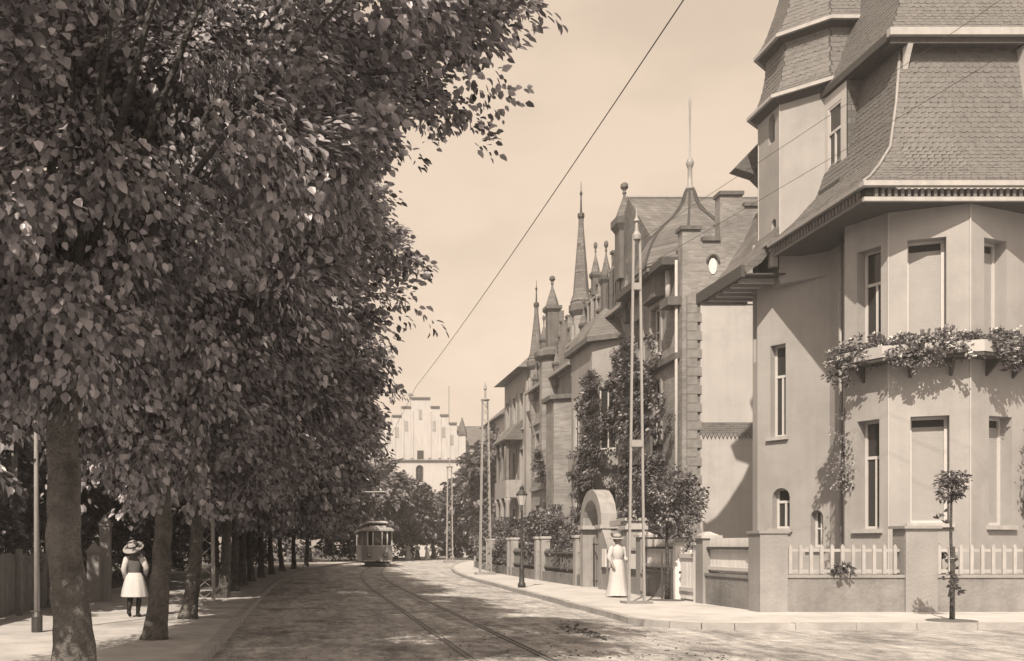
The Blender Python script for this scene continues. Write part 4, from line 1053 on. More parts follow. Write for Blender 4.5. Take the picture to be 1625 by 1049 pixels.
# bay under a curved lead roof
by = [(X2 - 0.0, 43.3), (X2 - 0.95, 42.5), (X2 - 0.95, 39.4), (X2 - 0.0, 38.6)]
m = MB()
for a, b in zip(by[:-1], by[1:]):
    f = Facet(a, b); hs = [(f.len * 0.22, f.len * 0.78, 5.2, 7.6), (f.len * 0.22, f.len * 0.78, 1.5, 3.7)] if f.len < 2 else [(0.3, 1.2, 5.2, 7.6), (1.9, 2.8, 5.2, 7.6), (0.3, 1.2, 1.5, 3.7), (1.9, 2.8, 1.5, 3.7)]
    f.wall(m, 0, 9.4, hs, 0.2)
    for h in hs: f.window(h2, h, 0.2, 'cross', surround=None)
m.build('bay_wall', 'pier', h2)
for z, e, t, mt in ((9.4, 0.25, 0.2, 'stone_dark'), (4.4, 0.2, 0.16, 'stone_dark'), (4.56, 0.12, 0.55, 'sandstone')):
    m = MB(); m.prism([(X2 + 0.003, 43.3 + e), (X2 - 0.95 - e, 42.5 + e), (X2 - 0.95 - e, 39.4 - e), (X2 + 0.003, 38.6 - e)], z + .002, z + t); m.build('bay_cornice', mt, h2)
m = MB(); m.loft([[(X2, 43.5, z) if False else (X2 + 0.1, yc1, z), (X2 - 1.2 * k, ya, z), (X2 - 1.2 * k, yb, z), (X2 + 0.1, yc2, z)] for k, z, ya, yb, yc1, yc2 in ((1.0, 9.61, 42.7, 39.2, 43.5, 38.4), (0.75, 10.1, 42.4, 39.5, 43.1, 38.8), (0.4, 10.7, 42.0, 39.9, 42.4, 39.5), (0.1, 11.0, 41.5, 40.4, 41.6, 40.3))]); m.build('bay_roof', 'slate_far', h2)
# spire on its turret
def spire_turret(p, x, y, r, z0, z1, ztip, needle, name='corner_turret'):
    mb = MB(); mb.lathe([(r * 0.5, z0 - 1.2), (r, z0), (r, z1)], (x, y, 0), 8, R(22.5)); q = mb.build(name, 'brick', p)
    mb = MB(); mb.lathe([(r * 1.02, z1 + .001), (r * 1.45, z1 + 0.22), (r * 1.45, z1 + 0.5), (r * 1.2, z1 + .62)], (x, y, 0), 8, R(22.5)); mb.build('collar', 'stone_dark', q)
    mb = MB(); mb.lathe([(r * 1.3, z1 + .63), (r * 0.95, z1 + 1.0), (r * .32, ztip - .35), (r * .30, ztip)], (x, y, 0), 8, R(22.5)); mb.build('spire', 'slate_far', q)
    mb = MB(); mb.lathe([(r * .3, ztip), (r * .42, ztip + .1), (r * .4, ztip + .25), (.05, ztip + .3), (.03, ztip + needle * .6), (.07, ztip + needle * .68), (.02, ztip + needle * .75), (.008, ztip + needle)], (x, y, 0), 8); mb.build('needle', 'iron_dark', q)
    for k in range(4):
        a = R(180 + 45 * k); mb = MB(); mb.box(x + (r * .93) * math.cos(a) - .09, x + (r * .93) * math.cos(a) + .09, y + (r * .93) * math.sin(a) - .09, y + (r * .93) * math.sin(a) + .09, z1 - 1.6, z1 - .4); mb.build('turret_light', 'sandstone', q)
    return q
spire_turret(h2, X2 + 0.02, 44.6, 0.37, 8.4, 11.6, 15.9, 1.7)
roof_street(h2, X2, 18.5, 37.4, 45.6, 10.5, 14.2)
m = MB(); m.box(14.2, 14.9, 43.2, 44.2, 12, 15.1); m.build('chimney', 'brick_dark', h2)
m = MB(); m.box(X2 - 2.3, X2 - 0.96, 39.2, 40.4, 0.1, 0.55); m.box(X2 - 2.0, X2 - 0.961, 39.2, 40.4, 0.551, 0.9); m.build('steps', 'stone_dark', h2)

# --- house with the polygonal turret and pinnacle
h3 = thing('turreted_house', 'gabled terrace house with knobbed pinnacle on a polygonal turret, between spired neighbours', 'house', (13, 50, 0))
X3 = 12.15
f3 = Facet((X3, 55.2), (X3, 45.65))
holes = [(1.2, 2.1, 1.3, 3.6, True), (1.2, 2.1, 5.2, 7.4), (3.6, 4.5, 5.2, 7.4), (3.6, 4.5, 1.3, 3.6, True), (7.2, 8.1, 5.2, 7.4), (7.2, 8.1, 1.3, 3.6)]
m = MB(); f3.wall(m, 0, 9.9, holes, 0.25); m.build('street_wall', 'brick', h3)
for h in holes: f3.window(h3, h, 0.25, 'cross', surround='sandstone')
street_gable(h3, X3 - 0.02, 46.2, 49.8, 9.6, 12.2)
mb = MB(); mb.lathe([(0.3, 5.0), (0.62, 6.2), (0.62, 10.6)], (X3 - 0.1, 50.0, 0), 8, R(22.5)); q3 = mb.build('turret', 'brick', h3)
mb = MB(); mb.lathe([(0.64, 10.601), (0.9, 10.8), (0.9, 11.05), (0.5, 11.25)], (X3 - 0.1, 50.0, 0), 8, R(22.5)); mb.build('collar', 'stone_dark', q3)
pinnacle(h3, X3 - 0.1, 50.0, 11.2, 13.0, 13.3, 14.4, 0.55)
spire_turret(h3, X3 + 0.1, 54.4, 0.36, 8.6, 10.9, 14.3, 1.5)
street_gable(h3, X3 - 0.01, 51.3, 53.6, 9.6, 11.6, steps=3)
pinnacle(h3, X3 + 0.05, 52.45, 11.3, 12.0, 12.25, 13.0, 0.3)
for yy in (46.1, 49.2, 51.2, 53.7): pinnacle(h3, X3 - 0.08, yy, 9.2, 10.2, 10.4, 11.1, 0.26)
for z, t_ in ((4.4, 0.18), (7.9, 0.2), (9.6, 0.2)):
    m = MB(); f3.box(m, 0, f3.len, 0.003, 0.12, z, z + t_); m.build('string_course', 'sandstone', h3)
roof_street(h3, X3, 18.5, 45.7, 55.2, 9.8, 13.3)
m = MB(); m.prism([(X3 - 0.003, 48.4), (X3 - 0.9, 47.9), (X3 - 0.9, 46.4), (X3 - 0.003, 46.0)], 0.1, 8.2); m.build('bay_wall', 'brick', h3)
m = MB(); m.prism([(X3 - 0.004, 48.6), (X3 - 1.1, 48.0), (X3 - 1.1, 46.3), (X3 - 0.004, 45.8)], 8.201, 8.4); m.build('bay_cornice', 'stone_dark', h3)

# --- end house with hipped roof
h4 = thing('hipped_house', 'plastered house with hipped slate roof, porch columns and balcony at the end of the terrace', 'house', (13, 60, 0))
X4 = 12.05
f4 = Facet((X4, 62.2), (X4, 56.0)); f4f = Facet((X4, 56.0), (18.5, 56.0))
holes = [(0.7, 1.5, 1.4, 3.6), (0.7, 1.5, 4.8, 6.9), (2.7, 3.5, 4.8, 6.9), (2.7, 3.5, 1.4, 3.6), (4.7, 5.5, 4.8, 6.9), (4.7, 5.5, 1.4, 3.6), (0.7, 1.5, 8.1, 10.1), (2.7, 3.5, 8.1, 10.1), (4.7, 5.5, 8.1, 10.1)]
m = MB(); f4.wall(m, 0, 11.3, holes, 0.25)
hf = [(0.9, 1.7, 4.9, 7.2), (2.6, 3.4, 4.9, 7.2), (0.9, 1.7, 8.3, 10.3)]
f4f.wall(m, 0, 11.3, hf, 0.25); m.build('wall', 'pier', h4)
for h in holes: f4.window(h4, h, 0.25, 'cross', surround='sandstone')
for h in hf: f4f.window(h4, h, 0.25, 'cross', surround='moulding')
m = MB(); e = 0.6
m.loft([[(X4 - e, 55.4, 11.3), (19, 55.4, 11.3), (19, 62.7, 11.3), (X4 - e, 62.7, 11.3)], [(X4 + 0.4, 56.6, 12.1), (18, 56.6, 12.1), (18, 61.7, 12.1), (X4 + 0.4, 61.7, 12.1)], [(14.6, 58.9, 14.2), (16.5, 58.9, 14.2), (16.5, 59.4, 14.2), (14.6, 59.4, 14.2)]]); m.build('roof', 'slate_far', h4)
# open loggia towards the street with columns and balcony
m = MB(); m.box(X4 - 0.9, X4 - 0.004, 57.2, 60.6, 4.2, 4.45); m.build('balcony_slab', 'sandstone', h4)
m = MB(); m.box(X4 - 0.9, X4 - 0.8, 57.2, 60.6, 4.451, 5.2); m.box(X4 - 0.799, X4 - 0.004, 57.2, 57.3, 4.452, 5.2); m.build('balcony_parapet', 'sandstone', h4)
for y in (57.4, 58.9, 60.4):
    m = MB(); m.lathe([(0.22, 0.1), (0.22, 0.4), (0.15, 0.5), (0.13, 3.8), (0.2, 4.0), (0.2, 4.19)], (X4 - 0.75, y, 0), 10); m.build('column', 'pier', h4, smooth=True)
    m = MB(); m.lathe([(0.13, 5.2), (0.10, 5.3), (0.09, 7.3), (0.14, 7.45)], (X4 - 0.75, y, 0), 8); m.build('post', 'mid_wood', h4, smooth=True)
m = MB(); m.extrude([(X4 - 1.1, 56.9, 7.46), (X4 - 0.004, 56.9, 8.6), (X4 - 0.004, 56.9, 7.46)], (0, 4.0, 0)); m.build('loggia_roof', 'slate_far', h4)
m = MB(); m.box(X4 + 1.9, X4 + 2.6, 58, 59, 12, 15.0); m.build('chimney', 'brick_dark', h4)

# the terrace stands back behind deep front gardens and is an eighth larger than first drawn
for h_, loc_ in ((h1, (14.62, 38.25, -0.18)), (h2, (14.62, 46.12, -0.18)), (h3, (14.62, 56.25, -0.18)), (h4, (14.62, 67.5, -0.18))):
    h_.scale = (1.125, 1.125, 1.125); h_.location = loc_

# --- pale house glimpsed past the terrace end
h5 = thing('pale_gable_house', 'sunlit pale house end glimpsed past the hipped house', 'house', (20, 85, 0))
f5 = Facet((16.4, 84), (24, 84)); hs = [(2.5, 3.5, 2, 4), (2.5, 3.5, 6, 8)]
m = MB(); f5.wall(m, 0, 12.4, hs, 0.2); Facet((16.4, 94), (16.4, 84)).wall(m, 0, 12.4); m.build('wall', 'plaster_light', h5)
for h in hs: f5.window(h5, h, 0.2, 'cross')
m = MB(); m.extrude([(15.9, 83.6, 12.4), (24.4, 83.6, 12.4), (20.2, 83.6, 16)], (0, 11, 0)); m.build('roof', 'slate_far', h5)

# ================================================================== FAR STEPPED-GABLE BUILDING
YB = 140.0
pub = thing('stepped_gable_hall', 'large pale public building with stepped gable and tall blind niches closing the street', 'building', (17, YB, 0))
def bx_(u): return (u - 491) / 1600 * YB
def bz(v): return EYE + (865 - v) / 1600 * YB
pts = [(600, 730), (600, 684), (608, 684), (608, 672), (622, 672), (622, 661), (637, 661), (637, 647), (652, 647), (652, 633), (683, 633), (683, 647), (698, 647), (698, 660), (712, 660), (712, 673), (725, 673), (725, 690), (739, 690), (739, 730)]
fpub = Facet((bx_(600), YB), (bx_(739), YB))
m = MB(); m.extrude([(bx_(u), YB, bz(v)) for u, v in [(600, 729.5)] + pts[1:-1] + [(739, 729.5)]], (0, 1.0, 0)); m.build('stepped_gable', 'far_wall', pub)
hp = [(bx_(u) - bx_(600), bx_(u + 12) - bx_(600), bz(762), bz(738), True) for u in (660,)] + [(bx_(u) - bx_(600), bx_(u + 12) - bx_(600), bz(810), bz(785)) for u in (622, 660, 700)]
m = MB(); fpub.wall(m, 0, bz(732), hp, 0.4); m.build('front_wall', 'far_wall', pub)
for h in hp: fpub.window(pub, h, 0.4, 'cross', 'stone_dark', fw=0.12)
m = MB(); m.box(bx_(598), bx_(741), YB - 0.25, YB + 0.9, bz(732) + .002, bz(729.6)); m.build('string_course', 'stone_dark', pub)
for a, b, c in ((600, 608, 684), (608, 622, 672), (622, 637, 661), (637, 652, 647), (652, 683, 633), (683, 698, 647), (698, 712, 660), (712, 725, 673), (725, 739, 690)):
    m = MB(); m.box(bx_(a) + .02, bx_(b) - .02, YB - 0.2, YB + 1.1, bz(c) + .002, bz(c - 2.5)); m.build('step_coping', 'stone_dark', pub)
# lesenes and the dark slits between them
for u, v0 in ((612, 684), (624, 674), (638, 660), (653, 648), (681, 648), (697, 660), (711, 674), (724, 686)):
    m = MB(); m.box(bx_(u) - .12, bx_(u) + .25, YB - 0.14, YB - .002, bz(727), bz(v0 + 4)); m.build('lesene', 'far_wall', pub)
for u, v0 in ((617, 688), (630, 678), (645, 668), (689, 668), (704, 678), (717, 690), (667, 650)):
    m = MB(); m.box(bx_(u) - .22, bx_(u) + .22, YB - 0.06, YB - .003, bz(v0 + 16), bz(v0)); m.build('slit', 'pier', pub)
m = MB(); m.box(bx_(662), bx_(672), YB - .08, YB - .003, bz(728), bz(715)); m.build('gable_window', 'glass', pub)
# roof wings behind the gable
m = MB(); m.extrude([(bx_(545), YB + 6, bz(700)), (bx_(545), YB + 12, bz(660)), (bx_(545), YB + 18, bz(700))], (bx_(815) - bx_(545), 0, 0)); m.build('roof', 'slate_far', pub)
m = MB(); m.box(bx_(548), bx_(812), YB + 6.5, YB + 17, 0, bz(701)); m.build('wing_wall', 'pier', pub)
m = MB(); m.extrude([(bx_(600), YB + 1, bz(690)), (bx_(739), YB + 1, bz(690)), (bx_(669), YB + 1, bz(640))], (0, 10, 0)); m.build('gable_roof', 'slate_far', pub)
m = MB(); m.lathe([(0.7, bz(690)), (0.7, bz(680)), (0.05, bz(655))], (bx_(742), YB + 5, 0), 6); m.build('roof_spirelet', 'stone_dark', pub)
fp = MB(); fp.tube([(bx_(722), YB + 6, bz(690)), (bx_(722), YB + 6, bz(602))], 0.07, 5); fp.build('flagpole', 'zinc', pub)

# ================================================================== AVENUE OF TREES
rowx = lambda Y: -2.3 + off(Y) * 0.92
row = [(10.0, 'nearest avenue tree, thick mottled trunk cut by the left edge of the view'),
       (14.9, 'second avenue tree, straight trunk just right of the girl in the hat'),
       (19.0, 'third avenue tree, slim trunk left of the pale lattice mast on the footpath'),
       (26.6, 'fourth avenue tree, first trunk beyond the pale lattice mast'),
       (30.6, 'fifth avenue tree, second trunk beyond the pale lattice mast'),
       (34.6, 'sixth avenue tree, third trunk beyond the pale lattice mast'),
       (38.7, 'seventh avenue tree, fourth trunk beyond the pale lattice mast'),
       (43.2, 'eighth avenue tree along the shaded kerb, fifth beyond the lattice mast'),
       (48.2, 'ninth avenue tree, fourth trunk back from the tram'),
       (53.5, 'tenth avenue tree, third trunk back from the tram'),
       (59.0, 'eleventh avenue tree, second trunk back from the tram'),
       (65.0, 'twelfth avenue tree, the trunk nearest the tram front')]
protos = []
NEAR = 4
lush = None
for i, (Y, lab) in enumerate(row):
    x = rowx(Y) + (0.0 if i else 0.0)
    if i < NEAR:
        cfg = [dict(trunk_r=0.195, core_z=6.6, rad=(5.1, 4.0, 4.6), nl=36, lr=1.12, nc=24, cr=0.42, per=160, leaf=0.096, shear=0.72, core_dx=-0.35, left=0.2),
               dict(trunk_r=0.15, core_z=6.4, rad=(3.3, 3.6, 4.5), nl=34, lr=1.12, nc=20, cr=0.42, per=110, leaf=0.115, shear=0.2, core_dx=0.0, left=0.2),
               dict(trunk_r=0.14, core_z=6.3, rad=(3.7, 3.6, 4.4), nl=32, lr=1.15, nc=15, cr=0.46, per=92, leaf=0.135, shear=0.1, core_dx=0.25, left=0.4),
               dict(trunk_r=0.14, core_z=6.3, rad=(3.9, 3.6, 4.3), nl=36, lr=1.2, nc=12, cr=0.48, per=76, leaf=0.15, core_dx=0.3, left=0.7)][i]
        t, data = tree('avenue_tree', lab, 'tree', (x, Y, KH - 0.02), 'trees of the avenue', seed=21 + i, **cfg)
        if i == 0: lush = (t, data)
    else:
        k = (i - NEAR) % 2
        if len(protos) < 2:
            t, _ = tree('avenue_tree', lab, 'tree', (x, Y, KH - 0.02), 'trees of the avenue', seed=31 + i, core_dx=0.35, trunk_r=0.13, core_z=6.2, rad=(4.0, 3.6, 4.3), nl=34, lr=1.3, nc=11, cr=0.55, per=62, leaf=0.185)
            protos.append(t)
        else:
            t = copy_tree(protos[k]); t.location = (x, Y, KH - 0.02); t['label'] = lab; t.rotation_euler.z = 0.9 * i if i % 2 else 0.35 * i
# single large leaves at the front of the nearest crown
t, (P, A, N, S) = lush
d = P - np.array([0, 0, EYE])[None]
uu = 491 + 1600 * d[:, 0] / d[:, 1]; vv = 865 - 1600 * d[:, 2] / d[:, 1]
idx = np.where((uu > 0) & (uu < 900) & (vv > 0) & (vv < 800) & (P[:, 1] < 8.6))[0]
rng = np.random.default_rng(3); rng.shuffle(idx); idx = idx[:220]
cro = [c for c in t.children if c.name.startswith('crown')][0]
lm = leaf_mesh('leaf', np.zeros((1, 3)), np.array([[1.0, 0, 0]]), np.array([[0, 0, 1.0]]), np.array([1.0]), (0, 0, 0)); lm.materials.append(M['leaf'])
for k in idx:
    a = Vector(A[k]).normalized(); nn = Vector(N[k]); b = nn.cross(a).normalized(); nn = a.cross(b); s = float(S[k]) * 1.1
    p = Vector(P[k]) + Vector((0, -0.05, 0.03)) - ORG[t]
    o = bpy.data.objects.new('leaf', lm); COL.objects.link(o); o.parent = cro
    o.matrix_local = Matrix(((a.x * s, b.x * s, nn.x * s, p.x), (a.y * s, b.y * s, nn.y * s, p.y), (a.z * s, b.z * s, nn.z * s, p.z), (0, 0, 0, 1)))

# garden trees and hedge behind the left fence
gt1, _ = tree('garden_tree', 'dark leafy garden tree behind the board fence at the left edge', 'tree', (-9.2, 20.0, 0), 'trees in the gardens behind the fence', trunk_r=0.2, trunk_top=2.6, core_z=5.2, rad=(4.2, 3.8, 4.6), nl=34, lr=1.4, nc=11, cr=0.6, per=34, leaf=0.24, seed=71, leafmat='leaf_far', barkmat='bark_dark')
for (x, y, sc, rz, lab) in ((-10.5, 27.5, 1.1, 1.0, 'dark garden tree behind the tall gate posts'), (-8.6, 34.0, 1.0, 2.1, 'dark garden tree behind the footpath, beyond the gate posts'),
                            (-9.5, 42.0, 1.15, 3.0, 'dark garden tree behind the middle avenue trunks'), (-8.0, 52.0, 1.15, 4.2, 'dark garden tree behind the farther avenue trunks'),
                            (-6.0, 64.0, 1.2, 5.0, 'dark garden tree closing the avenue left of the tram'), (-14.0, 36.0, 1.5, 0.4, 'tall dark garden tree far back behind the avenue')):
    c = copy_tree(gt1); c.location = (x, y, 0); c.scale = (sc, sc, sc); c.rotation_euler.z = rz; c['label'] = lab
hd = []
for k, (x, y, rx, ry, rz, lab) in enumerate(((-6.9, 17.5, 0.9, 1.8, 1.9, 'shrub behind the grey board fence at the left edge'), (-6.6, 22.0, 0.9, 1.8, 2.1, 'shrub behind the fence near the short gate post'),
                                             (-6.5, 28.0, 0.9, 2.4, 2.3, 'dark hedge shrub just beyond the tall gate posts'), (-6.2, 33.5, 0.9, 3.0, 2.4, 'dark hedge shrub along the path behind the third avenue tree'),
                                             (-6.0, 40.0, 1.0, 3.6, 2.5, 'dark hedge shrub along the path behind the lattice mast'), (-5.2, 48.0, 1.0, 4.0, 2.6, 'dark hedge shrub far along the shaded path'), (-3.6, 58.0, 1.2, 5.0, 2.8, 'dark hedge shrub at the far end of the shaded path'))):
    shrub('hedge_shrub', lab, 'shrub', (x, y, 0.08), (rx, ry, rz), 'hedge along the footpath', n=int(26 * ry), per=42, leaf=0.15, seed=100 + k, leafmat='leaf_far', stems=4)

# trees round the bend in front of the stepped gable
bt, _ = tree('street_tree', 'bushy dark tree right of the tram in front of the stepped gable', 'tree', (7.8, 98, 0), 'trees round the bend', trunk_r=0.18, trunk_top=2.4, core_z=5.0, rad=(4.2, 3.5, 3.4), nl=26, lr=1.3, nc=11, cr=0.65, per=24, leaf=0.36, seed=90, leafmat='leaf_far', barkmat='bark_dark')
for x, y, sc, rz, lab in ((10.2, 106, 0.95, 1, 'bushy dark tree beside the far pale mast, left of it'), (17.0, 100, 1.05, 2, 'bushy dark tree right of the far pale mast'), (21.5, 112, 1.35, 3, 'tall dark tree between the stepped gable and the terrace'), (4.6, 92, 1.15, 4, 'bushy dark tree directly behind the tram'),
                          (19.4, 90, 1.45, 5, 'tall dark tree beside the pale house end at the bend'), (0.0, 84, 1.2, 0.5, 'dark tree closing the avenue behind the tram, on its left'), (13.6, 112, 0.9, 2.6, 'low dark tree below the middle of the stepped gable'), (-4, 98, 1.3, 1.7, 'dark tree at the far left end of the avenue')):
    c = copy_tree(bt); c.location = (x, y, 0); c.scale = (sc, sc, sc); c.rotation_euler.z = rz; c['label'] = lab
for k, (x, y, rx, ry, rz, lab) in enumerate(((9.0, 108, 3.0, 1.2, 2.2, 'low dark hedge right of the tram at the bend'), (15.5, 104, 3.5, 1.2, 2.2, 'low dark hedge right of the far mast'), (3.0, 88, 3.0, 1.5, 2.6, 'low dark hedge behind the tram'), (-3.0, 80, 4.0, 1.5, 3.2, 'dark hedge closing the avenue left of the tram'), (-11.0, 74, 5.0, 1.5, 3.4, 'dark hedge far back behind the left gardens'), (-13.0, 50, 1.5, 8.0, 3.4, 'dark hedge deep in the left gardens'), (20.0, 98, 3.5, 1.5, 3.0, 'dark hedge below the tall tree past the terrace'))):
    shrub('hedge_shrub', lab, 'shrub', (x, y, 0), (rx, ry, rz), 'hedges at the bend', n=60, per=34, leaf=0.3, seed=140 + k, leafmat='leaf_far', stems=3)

# front gardens of the terrace
shrub('garden_bush', 'dense dark bush in the front garden left of the horseshoe arch', 'bush', (wall_x(36) + 0.9, 36.5, 0.1), (1.1, 2.0, 2.7), n=80, per=50, leaf=0.11, seed=201)
shrub('garden_bush', 'dark bush by the gas lamp in front of the terrace', 'bush', (wall_x(41) + 0.7, 41.5, 0.1), (1.1, 2.6, 2.9), n=80, per=46, leaf=0.13, seed=202)
shrub('garden_bush', 'dark bush beside the lattice mast at the terrace end', 'bush', (wall_x(48) + 0.9, 49, 0.1), (1.3, 3.2, 2.6), n=80, per=40, leaf=0.16, seed=203)
shrub('garden_bush', 'dark bush at the end of the terrace gardens by the bend', 'bush', (wall_x(58) + 1.2, 59, 0.1), (1.6, 4.0, 3.0), n=80, per=36, leaf=0.18, seed=204)
shrub('garden_bush', 'dark bush in the garden behind the near half of the pale coping wall', 'bush', (10.5, 28.8, 0.1), (0.7, 1.2, 2.0), n=50, per=46, leaf=0.10, seed=205)
shrub('garden_bush', 'bush showing over the wall between arch and gate pillar', 'bush', (10.3, 31.0, 0.1), (0.8, 1.0, 2.7), n=60, per=46, leaf=0.10, seed=206)

def creeper(name, label, pts, n, per, leaf, spread, seed, cat='creeper', stem=True, nrm=(-1, 0, 0)):
    """climbing plant: leaves lying flat on a wall along a wandering stem"""
    rng = np.random.default_rng(seed); t = thing(name, label, cat, pts[0])
    P0 = np.array([tuple(p) for p in pts], float)
    k = rng.uniform(0, len(pts) - 1.001, n); i = k.astype(int); fr = (k - i)[:, None]
    C = P0[i] * (1 - fr) + P0[i + 1] * fr
    nv = np.array(nrm, float); tang = np.cross(nv, [0, 0, 1.0]); 
    sp = np.interp(k, np.arange(len(pts)), spread)
    C = C + tang[None] * (rng.normal(size=n) * sp)[:, None] + np.array([0, 0, 1.0])[None] * (rng.normal(size=n) * sp * 0.6)[:, None] + nv[None] * np.abs(rng.normal(size=n) * 0.12)[:, None]
    P, A, N, S = sprays(rng, C, np.full(n, 0.25), per, leaf, C.mean(0) - nv * 3, droop=0.8)
    N = N * 0.5 + nv[None] * 0.8
    c = link_mesh('foliage', leaf_mesh('foliage', P, A, N, S, pts[0]), M['leaf_shrub'], t); c['kind'] = 'stuff'
    if stem:
        m = MB(); m.tube(pts, [0.04] + [0.025] * (len(pts) - 2) + [0.008], 5); m.build('stem', 'bark_dark', t)
    return t
creeper('creeper', 'dense creeper climbing the brick house front behind the slim double mast', [(13.05, 39.6, 0.2), (13.05, 39.4, 2.8), (13.05, 39.9, 5.4), (13.05, 40.7, 7.7), (13.05, 41.2, 9.2)], 480, 42, 0.14, [1.1, 1.3, 1.6, 1.4, 0.6], 301)
creeper('creeper', 'creeper on the bay front between spire turret and slim double mast', [(12.35, 44.9, 0.2), (12.3, 44.7, 3.2), (12.3, 44.1, 5.9), (12.3, 43.9, 9.0)], 300, 40, 0.14, [0.6, 0.6, 0.8, 0.5], 302)
creeper('creeper', 'creeper trailing over the steps of the terrace behind the bushes', [(12.2, 49.5, 0.5), (13.1, 53.0, 3.2), (13.2, 55.7, 5.4), (13.2, 58.0, 6.8)], 150, 36, 0.16, [0.8, 0.7, 0.6, 0.4], 303)
creeper('creeper', 'thin spray of creeper hanging on the angle of the villa bay', [(C0.x - 0.05, C0.y - 0.06, 2.9), (C0.x - 0.05, C0.y - 0.06, 3.6), (C0.x - 0.03, C0.y - 0.05, 4.8)], 22, 12, 0.07, [0.08, 0.06, 0.03], 304, nrm=(-0.7, -0.7, 0))
creeper('creeper', 'sparse creeper at the right edge of the villa bay', [fR.pt(1.75, 0.05, 2.2), fR.pt(1.9, 0.06, 3.4), fR.pt(2.0, 0.06, 4.6)], 26, 9, 0.08, [0.12, 0.12, 0.1], 305, nrm=(0.38, -0.92, 0))

# flowers in the bay shelf: each plant a thing
rnd = random.Random(8)
spots = []
for f, n_ in ((fB, 4), (fA, 5), (fR, 6)):
    for k in range(n_): spots.append((f, f.len * (k + 0.5) / n_))
pl = ['at the left corner of', 'near the left corner of', 'second along the left face of', 'left of the shuttered window on', 'below the left jamb of the shuttered window on', 'below the middle shutter on', 'below the right jamb of the shuttered window on', 'just left of the nose of', 'just right of the nose of', 'below the left jamb of the narrow window on', 'below the narrow window on', 'right of the narrow window on', 'near the right edge of', 'at the right edge of', 'at the far right end of']
for i, (f, s) in enumerate(spots):
    q = f.pt(s, 0.22, 5.76); b = Vector(q); rng = np.random.default_rng(400 + i)
    t = thing('geranium', 'trailing geranium %s the villa flower shelf' % pl[i], 'flowers', q, 'geraniums in the bay shelf')
    n = 26; C = np.array(q) + rng.normal(size=(n, 3)) * np.array([0.18, 0.15, 0.13]) + np.array([0, 0, 0.18 + rnd.uniform(0, 0.12)])
    C2 = np.array(f.pt(s, 0.48, 5.72)) + rng.normal(size=(12, 3)) * np.array([0.17, 0.05, 0.16])
    if rnd.random() < 0.45: C2 = C2[:2]
    CC = np.concatenate([C, C2])
    P, A, N, S = sprays(rng, CC, np.full(len(CC), 0.12), 20, 0.08, np.array(q) - np.array([0, 0, 0.2]), droop=0.3)
    N += np.array([f.n.x, f.n.y, 0])[None] * 0.6
    c = link_mesh('foliage', leaf_mesh('foliage', P, A, N, S, b), M['leaf_shrub'], t); c['kind'] = 'stuff'
    fc = CC[rng.choice(len(CC), 9)] + rng.normal(size=(9, 3)) * 0.05 + np.array([f.n.x * 0.08, f.n.y * 0.08, 0.05])
    P, A, N, S = sprays(rng, fc, np.full(9, 0.05), 10, 0.055, np.array(q), droop=0.0)
    link_mesh('blossom', leaf_mesh('blossom', P, A, N, S, b), M['flower'], t)
# little plants at the fence foot
for k, (x, y, rx, rz, lab) in enumerate(((11.0, 20.85, 0.28, 0.3, 'low plants at the foot of the near picket field'), (16.0, 20.5, 0.25, 1.3, 'young climbing plant against the pickets at the right edge'), (13.4, 21.35, 0.3, 1.35, 'small plant behind the pickets right of the broad pier'))):
    shrub('fence_plant', lab, 'plant', (x, y, 0.85 if k != 1 else 0.1), (rx, 0.12, rz), n=14, per=14, leaf=0.08, seed=500 + k, stems=2)

# ================================================================== STAKED YOUNG STREET TREES
def young_tree(label, loc, h, crown_z, cr, nl, per, leaf, seed, trunk_r=0.03, stakes=1):
    rng = np.random.default_rng(seed); b = Vector(loc); t = thing('young_tree', label, 'tree', loc)
    m = MB(); m.tube([b, b + Vector((0.01, 0, h * 0.35)), b + Vector((-0.012, 0, h * 0.7)), b + Vector((0, 0, crown_z))], [trunk_r * 1.3, trunk_r, trunk_r * 0.9, trunk_r * 0.6], 7); tr = m.build('trunk', 'bark_dark', t, smooth=True)
    core = np.array([b.x, b.y, b.z + crown_z]); d = unit(rng, nl)
    C = core + d * np.array(cr) * rng.uniform(0.35, 0.95, (nl, 1))
    for k in range(0, nl, max(1, nl // 8)):
        m = MB(); m.tube([Vector((b.x, b.y, b.z + crown_z * 0.93)), Vector(C[k])], [trunk_r * 0.4, 0.004], 5); m.build('branch', 'bark_dark', tr)
    P, A, N, S = sprays(rng, C, np.full(nl, max(cr) * 0.24), per, leaf, core, droop=0.2)
    c = link_mesh('crown', leaf_mesh('crown', P, A, N, S, b), M['leaf_shrub'], t); c['kind'] = 'stuff'
    for k in range(stakes):
        m = MB(); x = b.x + (0.06 if stakes == 1 else (-0.12 + 0.24 * k)); m.tube([(x, b.y + 0.03, b.z), (x, b.y + 0.03, b.z + h * 0.62)], 0.022, 6); m.build('stake', 'dark_wood', t)
        m = MB(); m.tube([(b.x + 0.05 * math.cos(a) + 0.01, b.y + 0.05 * math.sin(a) + .01, b.z + h * 0.52) for a in [k2 * 0.7 for k2 in range(10)]], 0.008, 4); m.build('tie', 'straw', t)
    m = MB(); m.lathe([(0.42, 0.004), (0.40, 0.02), (0.1, 0.03)], (b.x, b.y, b.z), 14); m.build('tree_pit', 'earth', t)
    return t
sap = young_tree('thin staked sapling on the pavement in front of the villa picket fence', (11.75, 18.45, KH), 2.2, 2.45, (0.30, 0.28, 0.40), 40, 22, 0.06, 601, trunk_r=0.028)
shrub('sapling_shoots', 'tuft of leafy shoots round the foot of the thin sapling', 'plant', (11.75, 18.5, 0.55), (0.22, 0.15, 0.4), n=10, per=8, leaf=0.08, seed=602, stems=2)
